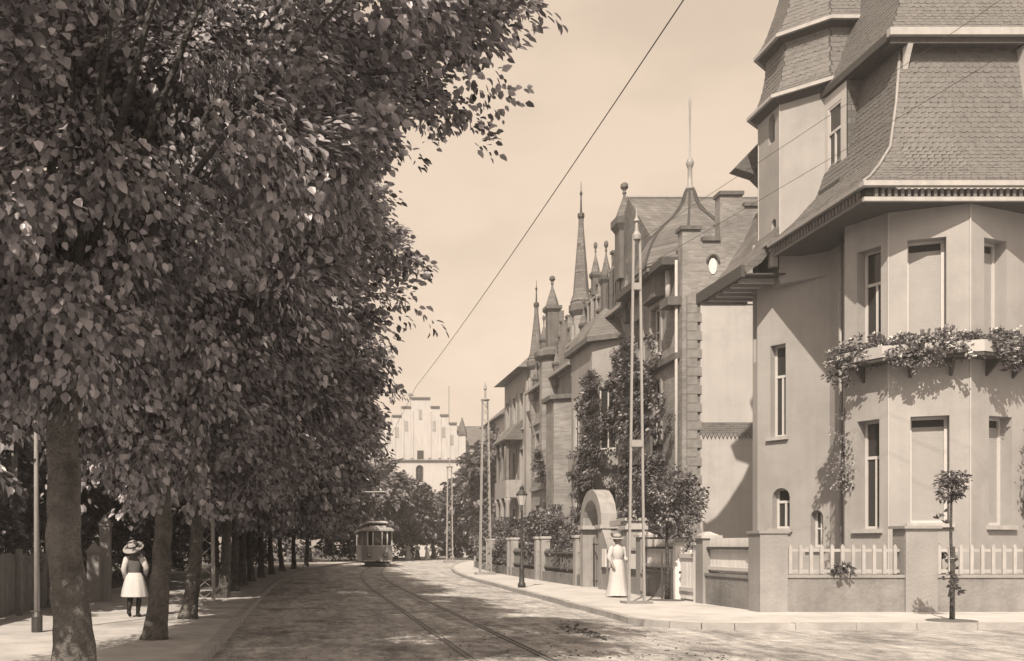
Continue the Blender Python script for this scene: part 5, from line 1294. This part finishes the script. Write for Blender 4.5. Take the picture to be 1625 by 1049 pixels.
young_tree('round-headed staked street tree before the white garden gate', (8.98, 25.3, KH), 2.0, 2.55, (0.98, 0.9, 0.85), 90, 42, 0.085, 603, trunk_r=0.045, stakes=2)

# ================================================================== MASTS, WIRES, LAMP
def lattice_mast(label, x, y, h, w0, w1, panels, group='tramway masts'):
    t = thing('lattice_mast', label, 'mast', (x, y, KH), group); d0, d1 = w0 * 0.8, w1 * 0.8
    def cx(sx_, sy_, k): f = k; return Vector((x + sx_ * (w0 + (w1 - w0) * f) / 2, y + sy_ * (d0 + (d1 - d0) * f) / 2, KH + h * f))
    for a in (-1, 1):
        for b in (-1, 1):
            m = MB(); m.bar(cx(a, b, 0), cx(a, b, 1), 0.055, 0.055, up=(0, 1, 0)); m.build('leg', 'iron_white', t)
    for k in range(panels):
        f0, f1 = k / panels, (k + 1) / panels
        for b in (-1, 1):
            s = 1 if (k + (b > 0)) % 2 else -1
            m = MB(); m.bar(cx(-s, b, f0), cx(s, b, f1), 0.012, 0.06, up=(0, 1, 0)); m.build('lacing_bar', 'iron_white', t)
    m = MB(); m.box(x - w0 * 0.9, x + w0 * 0.9, y - d0 * 0.9, y + d0 * 0.9, 0.06, 0.2); m.build('base_block', 'pier', t)
    m = MB(); m.lathe([(w1 * 0.8, h), (w1 * 0.9, h + 0.06), (0.05, h + 0.12), (0.04, h + 0.5), (0.08, h + 0.56), (0.06, h + 0.66), (0.01, h + 0.9)], (x, y, KH), 8); m.build('finial', 'iron_white', t)
    return t
lattice_mast('pale lattice mast on the pavement beyond the gas lamp', 8.3, 47.6, 8.2, 0.50, 0.24, 22)
lattice_mast('far pale lattice mast at the bend below the stepped gable', 11.75, 84.5, 7.9, 0.50, 0.34, 18)
lattice_mast('pale lattice mast among the avenue trunks on the left footpath', -2.45, 23.6, 8.2, 0.42, 0.22, 24)
lattice_mast('pale lattice mast behind the board fence at the left edge', -7.15, 23.9, 8.0, 0.40, 0.22, 22)
# slim mast of two channels
ms = thing('channel_mast', 'slim pale mast of two converging channels before the brick house', 'mast', (7.82, 24.1, KH), 'tramway masts')
for s in (-1, 1):
    m = MB(); m.bar((7.82 + s * 0.185, 24.1, KH), (7.82 + s * 0.075, 24.1, 8.9), 0.052, 0.052, up=(0, 1, 0)); m.build('channel', 'iron_white', ms)
for z in (3.85, 7.6):
    w = 0.185 + (0.075 - 0.185) * z / 8.9; m = MB(); m.box(7.82 - w, 7.82 + w, 24.05, 24.15, z, z + 0.16); m.build('batten_plate', 'iron_white', ms)
m = MB(); m.lathe([(0.10, 8.8), (0.11, 8.9), (0.05, 9.0), (0.035, 9.2), (0.075, 9.24), (0.03, 9.33), (0.005, 9.6)], (7.82, 24.1, 0), 8); m.build('finial', 'iron_white', ms)
m = MB(); m.box(7.5, 8.14, 23.85, 24.35, 0.05, 0.16); m.build('base_block', 'plinth', ms)
# slender pole behind the nearest trunk
sp = thing('slender_pole', 'slender grey pole rising into the leaves at the left edge', 'pole', (-4.35, 16.1, KH))
m = MB(); m.tube([(-4.35, 16.1, 0.05), (-4.36, 16.1, 2.6), (-4.37, 16.1, 7.4)], [0.05, 0.04, 0.028], 8); m.build('shaft', 'zinc', sp, smooth=True)
m = MB(); m.lathe([(0.09, 0.0), (0.09, 0.25), (0.06, 0.32)], (-4.35, 16.1, KH), 10); m.build('base', 'iron_dark', sp)

def wire(label, pts, r=0.012, group='overhead wires'):
    P = []
    for a, b in zip(pts[:-1], pts[1:]):
        a, b = Vector(a), Vector(b); L = (b - a).length
        for k in range(12):
            t = k / 12; p = a.lerp(b, t); p.z -= 0.006 * L * 4 * t * (1 - t); P.append(p)
    P.append(Vector(pts[-1]))
    m = MB(); m.tube(P, r, 5); return tag(m.build('overhead_wire', 'iron_dark', None, True, pts[0]), label, 'wire', group)
wire('long contact wire running over the tram track into the distance', [(trackx(Y), Y, 5.26) for Y in (-6, 3, 24, 48, 66, 84, 100)], 0.0048)
wire('upper of two thin wires from the slim mast past the villa tower', [(7.82, 24.1, 8.75), (12.6, 15.0, 11.2)], 0.005)
wire('lower of two thin wires from the slim mast past the villa tower', [(7.82, 24.1, 8.05), (12.6, 15.0, 10.2)], 0.005)
# gas lamp
la = thing('gas_lamp', 'dark gas street lamp with pale globe lantern on the pavement edge', 'street lamp', (6.95, 33.0, KH))
m = MB(); m.lathe([(0.13, 0), (0.13, 0.12), (0.09, 0.18), (0.075, 0.55), (0.095, 0.6), (0.05, 0.68), (0.038, 1.6), (0.032, 2.45), (0.055, 2.5), (0.025, 2.56), (0.025, 2.66)], (6.95, 33.0, KH), 10); m.build('post', 'iron_dark', la, smooth=True)
m = MB(); m.bar((6.7, 33.0, 2.35), (7.2, 33.0, 2.35), 0.025, 0.025); m.build('ladder_bar', 'iron_dark', la)
m = MB(); m.lathe([(0.05, 2.66), (0.10, 2.70), (0.17, 3.0), (0.17, 3.02)], (6.95, 33.0, KH), 8); ln = m.build('lantern', 'globe', la)
m = MB(); m.lathe([(0.19, 3.021), (0.19, 3.05), (0.10, 3.16), (0.07, 3.2), (0.08, 3.27), (0.02, 3.33)], (6.95, 33.0, KH), 8); m.build('lantern_roof', 'iron_dark', la)

# ================================================================== LEFT FENCE AND GATE POSTS
fn = thing('board_fence', 'grey vertical board fence along the left edge of the footpath', 'fence', (-5.75, 17, KH))
rnd = random.Random(4)
y = 13.5
while y < 24.2:
    h = 1.32 + rnd.uniform(-0.03, 0.03); m = MB(); m.box(-5.80, -5.77, y, y + 0.145, 0.15, h); m.build('board', 'grey_wood', fn); y += 0.152
for z in (0.4, 1.05):
    m = MB(); m.box(-5.86, -5.801, 13.5, 24.2, z, z + 0.08); m.build('rail', 'grey_wood', fn)
for yy in (15.0, 17.4, 19.8, 22.2):
    m = MB(); m.box(-5.768, -5.66, yy, yy + 0.11, 0.05, 1.42); m.build('post', 'grey_wood', fn)
for x, y, h, w, lab in ((-5.1, 25.2, 1.98, 0.26, 'tall pale capped gate post left of the girl'), (-5.25, 24.6, 1.30, 0.30, 'shorter pale gate post beside the tall one')):
    t = thing('gate_post', lab, 'gate post', (x, y, KH)); m = MB(); m.box(x - w / 2, x + w / 2, y - w / 2, y + w / 2, 0.05, h); m.build('shaft', 'pier', t)
    m = MB(); m.prism([(x - w * .62, y - w * .62), (x + w * .62, y - w * .62), (x + w * .62, y + w * .62), (x - w * .62, y + w * .62)], h + .001, h + .08); m.prism([(x - w * .5, y - w * .5), (x + w * .5, y - w * .5), (x + w * .5, y + w * .5), (x - w * .5, y + w * .5)], h + .081, h + .28, [(x - .02, y - .02), (x + .02, y - .02), (x + .02, y + .02), (x - .02, y + .02)]); m.build('cap', 'pier', t)
# posts and fence along the terrace gardens
def rail_fence(label, Y0, Y1):
    t = thing('garden_fence', label, 'fence', (wall_x(Y0), Y0, KH), 'fences of the terrace gardens')
    f = Facet((wall_x(Y1), Y1), (wall_x(Y0), Y0))
    m = MB(); f.box(m, 0, f.len, -0.25, 0, 0.05, 0.5); m.build('plinth', 'plinth', t)
    n = int(f.len / 0.22)
    for k in range(n):
        m = MB(); s = (k + .5) * f.len / n; f.box(m, s - 0.03, s + 0.03, -0.15, -0.11, 0.5, 1.35); m.build('paling', 'mid_wood', t)
    for z in (0.65, 1.2):
        m = MB(); f.box(m, 0, f.len, -0.109, -0.06, z, z + 0.06); m.build('rail', 'mid_wood', t)
    for s in (0.15, f.len - 0.15):
        m = MB(); f.box(m, s - 0.15, s + 0.15, -0.3, 0.04, 0.05, 1.75); q = m.build('post', 'sandstone', t)
        m = MB(); f.box(m, s - 0.19, s + 0.19, -0.34, 0.08, 1.751, 1.84); m.build('cap', 'moulding', q)
rail_fence('paling fence between stone posts next to the horseshoe arch', 34.3, 39.5)
rail_fence('paling fence between stone posts behind the gas lamp', 40.2, 46.0)
rail_fence('paling fence between stone posts beside the lattice mast', 46.6, 54.0)
rail_fence('paling fence at the far end of the terrace gardens', 54.6, 64.0)

# ================================================================== TRAM
TY = 66.5; TXc = trackx(TY)
tr = thing('tram_car', 'pale electric tram with bow collector coming round the bend', 'tram', (TXc, TY, 0.06))
X0, X1, Y0, Y1 = TXc - 1.02, TXc + 1.02, TY, TY + 8.5
def T(name, mb, mt, p=tr, **k): return mb.build(name, mt, p, **k)
m = MB(); m.prism([(X0, Y1 - .6), (X0, Y0 + .5), (X0 + 0.35, Y0 + .08), (X0 + 0.7, Y0), (X1 - 0.7, Y0), (X1 - 0.35, Y0 + .08), (X1, Y0 + .5), (X1, Y1 - .6), (X1 - .5, Y1), (X0 + .5, Y1)], 0.42, 1.42); body_ = T('lower_body', m, 'tram_pale')
m = MB(); m.prism([(X0 - .02, Y1 - .6), (X0 - .02, Y0 + .5), (X0 + 0.34, Y0 + .06), (X0 + 0.7, Y0 - .02), (X1 - 0.7, Y0 - .02), (X1 - 0.34, Y0 + .06), (X1 + .02, Y0 + .5), (X1 + .02, Y1 - .6), (X1 - .5, Y1 + .02), (X0 + .5, Y1 + .02)], 1.421, 1.48); T('waist_rail', m, 'tram_white')
for x, y in ((X0 + .04, Y0 + .5), (X0 + 0.37, Y0 + .1), (X0 + .72, Y0 + .03), (X1 - .72, Y0 + .03), (X1 - .37, Y0 + .1), (X1 - .04, Y0 + .5)) + tuple((X, Y0 + .5 + 1.25 * k) for k in range(1, 7) for X in (X0 + .04, X1 - .04)):
    m = MB(); m.box(x - .045, x + .045, y - .04, y + .04, 1.481, 2.42); T('window_post', m, 'tram_white')
for xa, xb, ya, yb in ((X0 + .06, X0 + .36, Y0 + .48, Y0 + .12), (X0 + .39, X0 + .7, Y0 + .11, Y0 + .04), (X0 + .74, X1 - .74, Y0 + .035, Y0 + .035), (X1 - .7, X1 - .39, Y0 + .04, Y0 + .11), (X1 - .36, X1 - .06, Y0 + .12, Y0 + .48)):
    m = MB(); m.quad((xa, ya, 1.482), (xb, yb, 1.482), (xb, yb, 2.40), (xa, ya, 2.40)); T('pane', m, 'glass')
for X in (X0 + .03, X1 - .03):
    for k in range(6):
        m = MB(); ya = Y0 + .56 + 1.25 * k; m.quad((X, ya, 1.482), (X, ya + 1.13, 1.482), (X, ya + 1.13, 2.40), (X, ya, 2.40)); T('pane', m, 'glass')
m = MB(); m.box(X0 + .3, X1 - .3, Y0 + 2.2, Y0 + 2.25, 0.5, 2.4); T('bulkhead', m, 'tram_dark')
m = MB()
m.loft([[(X0 + e - .06, Y0 + e - .1, z), (X1 - e + .06, Y0 + e - .1, z), (X1 - e + .06, Y1 - e + .1, z), (X0 + e - .06, Y1 - e + .1, z)] for e, z in ((0, 2.421), (0, 2.52), (.14, 2.62), (.42, 2.70))]); rf = T('roof', m, 'tram_pale')
m = MB(); m.box(TXc - .62, TXc + .62, Y0 + .5, Y1 - .5, 2.701, 2.95); cl = T('clerestory', m, 'tram_dark', rf)
m = MB(); m.loft([[(TXc - .74 + e, Y0 + .35 + e, z), (TXc + .74 - e, Y0 + .35 + e, z), (TXc + .74 - e, Y1 - .35 - e, z), (TXc - .74 + e, Y1 - .35 - e, z)] for e, z in ((0, 2.951), (0, 3.02), (.2, 3.10))]); T('clerestory_roof', m, 'tram_white', rf)
m = MB(); m.box(TXc - .55, TXc + .55, Y0 - .06, Y0 + .1, 2.55, 2.78); T('destination_board', m, 'tram_white', rf)
for s in (-0.55, 0.5):
    m = MB(); m.lathe([(0.14, 0), (0.14, 0.05), (0.10, 0.09)], (0, 0, 0), 12)
    m.v = [(TXc + s + x, Y0 - z, 0.85 + y) for x, y, z in m.v]; q = T('headlamp', m, 'iron_dark')
    m = MB(); m.lathe([(0.09, 0.091), (0.06, 0.12), (0.01, 0.13)], (0, 0, 0), 12); m.v = [(TXc + s + x, Y0 - z, 0.85 + y) for x, y, z in m.v]; T('lens', m, 'globe', q)
m = MB(); m.box(X0 + .1, X1 - .1, Y0 - .04, Y0 - .003, 0.42, 0.5); T('bumper_beam', m, 'tram_white')
m = MB(); m.box(TXc - .15, TXc + .15, Y0 - .25, Y0 - .041, 0.36, 0.48); T('coupling', m, 'iron_dark')
m = MB(); m.box(X0 + .2, X1 - .2, Y0 + .2, Y1 - .2, 0.28, 0.419); T('underframe', m, 'tram_dark')
for yy in (Y0 + 3.0, Y0 + 5.4):
    for s in (-0.5, 0.5):
        m = MB(); m.lathe([(0.36, -0.05), (0.39, -0.05), (0.36, 0.05), (0.3, 0.05), (0.1, 0.03)], (0, 0, 0), 16); m.v = [(TXc + s + z, yy + x, 0.44 + y) for x, y, z in m.v]; T('wheel', m, 'iron_dark')
m = MB(); m.bar((X0 + .15, Y0 - .3, 0.2), (X1 - .15, Y0 - .3, 0.2), 0.05, 0.2); T('lifeguard', m, 'tram_dark')
# bow collector
bc = MB()
for s in (-1, 1): bc.tube([(TXc + s * 0.35, TY + 4.4, 3.1), (TXc + s * 0.72, TY + 3.9, 4.3), (TXc + s * 0.85, TY + 3.6, 5.12)], 0.025, 6)
bq = T('bow_collector', bc, 'iron_dark')
m = MB(); m.tube([(TXc - 0.95, TY + 3.6, 5.08), (TXc - 0.8, TY + 3.6, 5.2), (TXc + 0.8, TY + 3.6, 5.2), (TXc + 0.95, TY + 3.6, 5.08)], 0.035, 6); T('contact_strip', m, 'tram_white', bq)


# ================================================================== PEOPLE
def body_mesh(t, H, pose, mat_='skin'):
    """one continuous figure: joints as a skin-modifier skeleton, fingers rooted in the palm"""
    s = H / 1.70; V = []; E = []; Rr = []
    def add(p, r, parent=None):
        V.append((p[0] * s, p[1] * s, p[2] * s)); Rr.append(r * s)
        if parent is not None: E.append((parent, len(V) - 1))
        return len(V) - 1
    pel = add((0, 0, 0.93), 0.115)
    sp1 = add((0, 0.01, 1.10), 0.10, pel); ch = add((0, 0.005, 1.28), 0.115, sp1); nb = add((0, 0.01, 1.42), 0.075, ch)
    nk = add((0, 0.0, 1.47), 0.045, nb); tl = pose.get('head', (0, 0))
    jaw = add((tl[0] * 0.3, -0.02 + tl[1] * 0.3, 1.535), 0.062, nk); hd = add((tl[0] * 0.7, -0.012 + tl[1] * 0.7, 1.60), 0.085, jaw); tp = add((tl[0], 0.0 + tl[1], 1.655), 0.066, hd)
    add((tl[0] * 0.6, -0.10 + tl[1] * .7, 1.585), 0.012, hd)                                  # nose
    for sd in (-1, 1): add((sd * 0.083 + tl[0] * 0.6, 0.005, 1.59), 0.014, hd)                # ears
    for sd, key in ((-1, 'left'), (1, 'right')):
        el, wr, hn = pose[key]
        sh = add((sd * 0.165, 0.005, 1.385), 0.058, nb)
        e = add(el, 0.043, sh); w = add(wr, 0.028, e)
        wv, hv = Vector(wr), Vector(hn); d = (hv - wv).normalized()
        pm = add(wv.lerp(hv, 0.9), 0.030, w)
        side = d.cross(Vector((0, 1, 0))); side = side.normalized() if side.length > .1 else Vector((1, 0, 0))
        curl = d.cross(side).normalized()
        for k, (o_, ln) in enumerate(((-0.028, 0.060), (-0.010, 0.075), (0.010, 0.070), (0.027, 0.055))):
            b = hv + side * o_; f1 = add(b, 0.0095, pm); f2 = add(b + d * ln * 0.55 + curl * 0.010, 0.009, f1); add(b + d * ln + curl * 0.028, 0.0075, f2)
        th = add(wv.lerp(hv, 0.5) - side * 0.036, 0.011, pm); add(wv.lerp(hv, 0.95) - side * 0.052 + curl * 0.015, 0.009, th)
    for sd, key in ((-1, 'lleg'), (1, 'rleg')):
        kn, an, to = pose[key]
        hp = add((sd * 0.09, 0, 0.88), 0.092, pel); k_ = add(kn, 0.060, hp); a_ = add(an, 0.038, k_); add(to, 0.034, a_)
    me = bpy.data.meshes.new('body'); me.from_pydata(V, E, []); me.update()
    o = link_mesh('body', me, M[mat_], t)
    md_ = o.modifiers.new('skin', 'SKIN'); md_.use_smooth_shade = True
    for i, sv in enumerate(me.skin_vertices[0].data):
        sv.radius = (Rr[i], Rr[i] * (0.78 if i in (pel, sp1, ch, nb) else 1.0)); sv.use_root = (i == pel)
    sb = o.modifiers.new('sub', 'SUBSURF'); sb.levels = 1; sb.render_levels = 2
    return o
def garment(t, name, rings, mt, n=28, pleat=None, cap=False):
    """lofted cloth: rings = (z, rx, ry, cx, cy); pleats ripple towards the hem"""
    m = MB(); rr = []
    for i, (z, rx, ry, cx, cy) in enumerate(rings):
        a = (pleat[i] if pleat else 0)
        rr.append([(cx + rx * math.cos(2 * math.pi * k / n) * (1 + a * math.sin(k * 2.1 + 0.6 * math.sin(k))), cy + ry * math.sin(2 * math.pi * k / n) * (1 + a * math.sin(k * 2.1 + 0.6 * math.sin(k))), z) for k in range(n)])
    m.loft(rr, cap); o = ORG[t]; m.v = [(x + o.x, y + o.y, z + o.z) for x, y, z in m.v]
    return m.build(name, mt, t, smooth=True)
def limb_cloth(t, name, pts, rad, mt, s, n=10):
    m = MB(); o = ORG[t]; m.tube([Vector(p) * s + o for p in pts], [r * s for r in rad], n); return m.build(name, mt, t, smooth=True)
def part_lathe(t, name, prof, c, mt, tilt=(0, 0), n=20, sx=1.0, sy=1.0):
    m = MB(); m.lathe(prof, (0, 0, 0), n, 0, sx, sy); o = ORG[t]
    rot = Matrix.Rotation(tilt[0], 3, 'X') @ Matrix.Rotation(tilt[1], 3, 'Y')
    m.v = [tuple(rot @ Vector(v) + Vector(c) + o) for v in m.v]; return m.build(name, mt, t, smooth=True)

# --- girl walking away under the trees
GH = 1.40; s = GH / 1.70
gl = thing('person', 'girl seen from behind in straw hat, dark bodice, short white skirt, black stockings', 'person', (-3.38, 19.5, KH), 'people in the street')
pose = dict(left=((-0.30, 0.06, 1.17), (-0.22, -0.12, 1.02), (-0.20, -0.17, 0.98)), right=((0.245, 0.05, 1.13), (0.25, -0.06, 0.90), (0.25, -0.08, 0.82)),
            lleg=((-0.09, -0.07, 0.49), (-0.085, 0.03, 0.09), (-0.085, -0.11, 0.035)), rleg=((0.09, 0.03, 0.49), (0.085, 0.17, 0.14), (0.085, 0.08, 0.035)), head=(0.01, 0.0))
body_mesh(gl, GH, pose)
garment(gl, 'bodice', [(1.445 * s, .06 * s, .055 * s, 0, 0), (1.41 * s, .15 * s, .085 * s, 0, 0), (1.30 * s, .17 * s, .12 * s, 0, 0), (1.12 * s, .145 * s, .115 * s, 0, 0), (1.0 * s, .14 * s, .115 * s, 0, 0)], 'cloth_dark')
garment(gl, 'skirt', [(1.04 * s, .148 * s, .122 * s, 0, 0), (0.96 * s, .20 * s, .17 * s, 0, 0.01), (0.80 * s, .25 * s, .22 * s, 0, .01), (0.62 * s, .29 * s, .26 * s, 0, .01), (0.48 * s, .31 * s, .28 * s, 0, .01)], 'cloth_white', pleat=[0, .03, .05, .07, .09])
for sd, k in ((-1, 'left'), (1, 'right')):
    el, wr, hn = pose[k]; limb_cloth(gl, 'sleeve', [(sd * 0.15, 0.005, 1.40), (sd * 0.19, 0.01, 1.36), el, wr], [.06, .078, .07, .042], 'cloth_white', s)
for k in ('lleg', 'rleg'):
    kn, an, to = pose[k]; hx = -0.09 if k == 'lleg' else 0.09
    limb_cloth(gl, 'stocking', [(hx, 0, .62), kn, (Vector(kn).lerp(Vector(an), .35)), an], [.085, .066, .066, .046], 'black', s)
    limb_cloth(gl, 'shoe', [Vector(an) + Vector((0, .03, -.02)), Vector(an) + Vector((0, -.02, -.03)), Vector(to) + Vector((0, -.01, .0))], [.046, .050, .036], 'black', s)
part_lathe(gl, 'hair', [(0.02, 0.13), (0.075, 0.10), (0.098, 0.03), (0.095, -0.05), (0.075, -0.14), (0.05, -0.26), (0.01, -0.32)], (0.005, 0.028, 1.58 * s), 'hair', n=14)
ht = part_lathe(gl, 'straw_hat', [(0.21, -0.015), (0.215, -0.005), (0.20, 0.012), (0.105, 0.028), (0.10, 0.10), (0.08, 0.118), (0.005, 0.12)], (0.01, 0.05, 1.635 * s), 'straw', tilt=(R(-32), R(8)))
part_lathe(ht, 'hat_band', [(0.109, 0.026), (0.107, 0.062), (0.104, 0.063)], (0.01, 0.05, 1.635 * s), 'hair', tilt=(R(-32), R(8)))
gl.rotation_euler.z = R(172)

# --- lady in white on the pavement
def lady(label, loc, H, rz, dress='cloth_white', hat='straw', top=None, group='people in the street'):
    t = thing('person', label, 'person', loc, group); s = H / 1.70
    pose = dict(left=((-0.25, 0.05, 1.12), (-0.24, -0.10, 0.93), (-0.23, -0.14, 0.86)), right=((0.25, 0.04, 1.12), (0.20, -0.16, 1.02), (0.15, -0.21, 1.01)),
                lleg=((-0.09, -0.05, .49), (-.085, .02, .085), (-.085, -.12, .03)), rleg=((.09, .02, .49), (.085, .12, .10), (.085, 0, .03)), head=(0, 0))
    body_mesh(t, H, pose)
    garment(t, 'skirt', [(1.07 * s, .125 * s, .105 * s, 0, 0), (0.98 * s, .175 * s, .16 * s, 0, .01), (.78 * s, .205 * s, .20 * s, 0, .01), (.45 * s, .24 * s, .235 * s, 0, .01), (.2 * s, .28 * s, .275 * s, 0, .01), (.05 * s, .315 * s, .31 * s, 0, .01)], dress, pleat=[0, .02, .03, .05, .06, .08])
    garment(t, 'blouse', [(1.48 * s, .055 * s, .055 * s, 0, 0), (1.45 * s, .075 * s, .065 * s, 0, 0), (1.41 * s, .16 * s, .09 * s, 0, 0), (1.28 * s, .18 * s, .145 * s, 0, -.015), (1.15 * s, .15 * s, .13 * s, 0, -.015), (1.04 * s, .126 * s, .107 * s, 0, 0)], top or dress)
    for sd, k in ((-1, 'left'), (1, 'right')):
        el, wr, hn = pose[k]; limb_cloth(t, 'sleeve', [(sd * 0.15, 0.005, 1.40), (sd * 0.185, 0.01, 1.36), el, wr], [.062, .08, .068, .036], top or dress, s)
    for k in ('lleg', 'rleg'):
        kn, an, to = pose[k]; limb_cloth(t, 'shoe', [Vector(an) + Vector((0, .03, -.02)), Vector(an) + Vector((0, -.02, -.03)), Vector(to) + Vector((0, -.01, 0))], [.046, .05, .036], 'black', s)
    part_lathe(t, 'hair', [(0.03, 0.105), (0.085, 0.085), (0.105, 0.03), (0.09, -0.02), (0.07, -0.05)], (0, 0.028 * s, 1.60 * s), 'hair', n=14)
    h = part_lathe(t, 'hat', [(0.20, 0.0), (0.205, 0.012), (0.19, 0.02), (0.11, 0.03), (0.10, 0.10), (0.07, 0.13), (0.005, 0.135)], (0, 0.015, 1.645 * s), hat, tilt=(R(6), R(-4)))
    part_lathe(h, 'hat_band', [(0.114, 0.028), (0.109, 0.065), (0.10, 0.066)], (0, 0.015, 1.645 * s), 'cloth_dark', tilt=(R(6), R(-4)))
    for sd in (-1, 1):
        m = MB(); o = ORG[t]; m.lathe([(0.001, -.006), (0.009, 0), (0.001, .006)], (o.x + sd * 0.03 * s, o.y - 0.088 * s, o.z + 1.605 * s), 8); m.build('eye', 'black', t)
    m = MB(); o = ORG[t]; m.box(o.x - .02 * s, o.x + .02 * s, o.y - .083 * s, o.y - .075 * s, o.z + 1.538 * s, o.z + 1.546 * s); m.build('mouth', 'hair', t)
    m = MB(); o = ORG[t]; m.lathe([(.128 * s, 1.035 * s), (.130 * s, 1.08 * s)], (o.x, o.y, o.z), 24, 0, 1, .86, cap=False); m.build('belt', 'cloth_white' if dress == 'cloth_white' else 'cloth_dark', t)
    t.rotation_euler.z = rz
    return t
lady('person in long white dress and pale hat standing before the sweeping pale wall', (8.22, 26.9, KH), 1.62, R(18))
lady('distant person in white dress nearest the tram on the sunny bend', (9.5, 97, 0.05), 1.6, R(10))
lady('distant person in white blouse and dark skirt, middle of three on the bend', (10.5, 98, 0.05), 1.6, R(-30), dress='cloth_dark', top='cloth_white')
lady('distant person in white, nearest the far mast on the bend', (11.4, 97.5, 0.05), 1.58, R(150))

# ================================================================== AIR
hz = MB(); hz.box(-260, 300, -12, 420, -1.2, 30)
ho = hz.build('haze', None); ho['kind'] = 'stuff'
hm = bpy.data.materials.new('haze'); t = nt(hm)
ou = t.nodes.new('ShaderNodeOutputMaterial'); vp = t.nodes.new('ShaderNodeVolumePrincipled')
vp.inputs['Density'].default_value = 0.0014; vp.inputs['Color'].default_value = (0.95, 0.93, 0.93, 1); vp.inputs['Anisotropy'].default_value = 0.2
link(t, vp.outputs[0], ou.inputs['Volume']); ho.data.materials.append(hm)
tag(ho, 'thin pale summer haze filling the air over the street', 'haze')
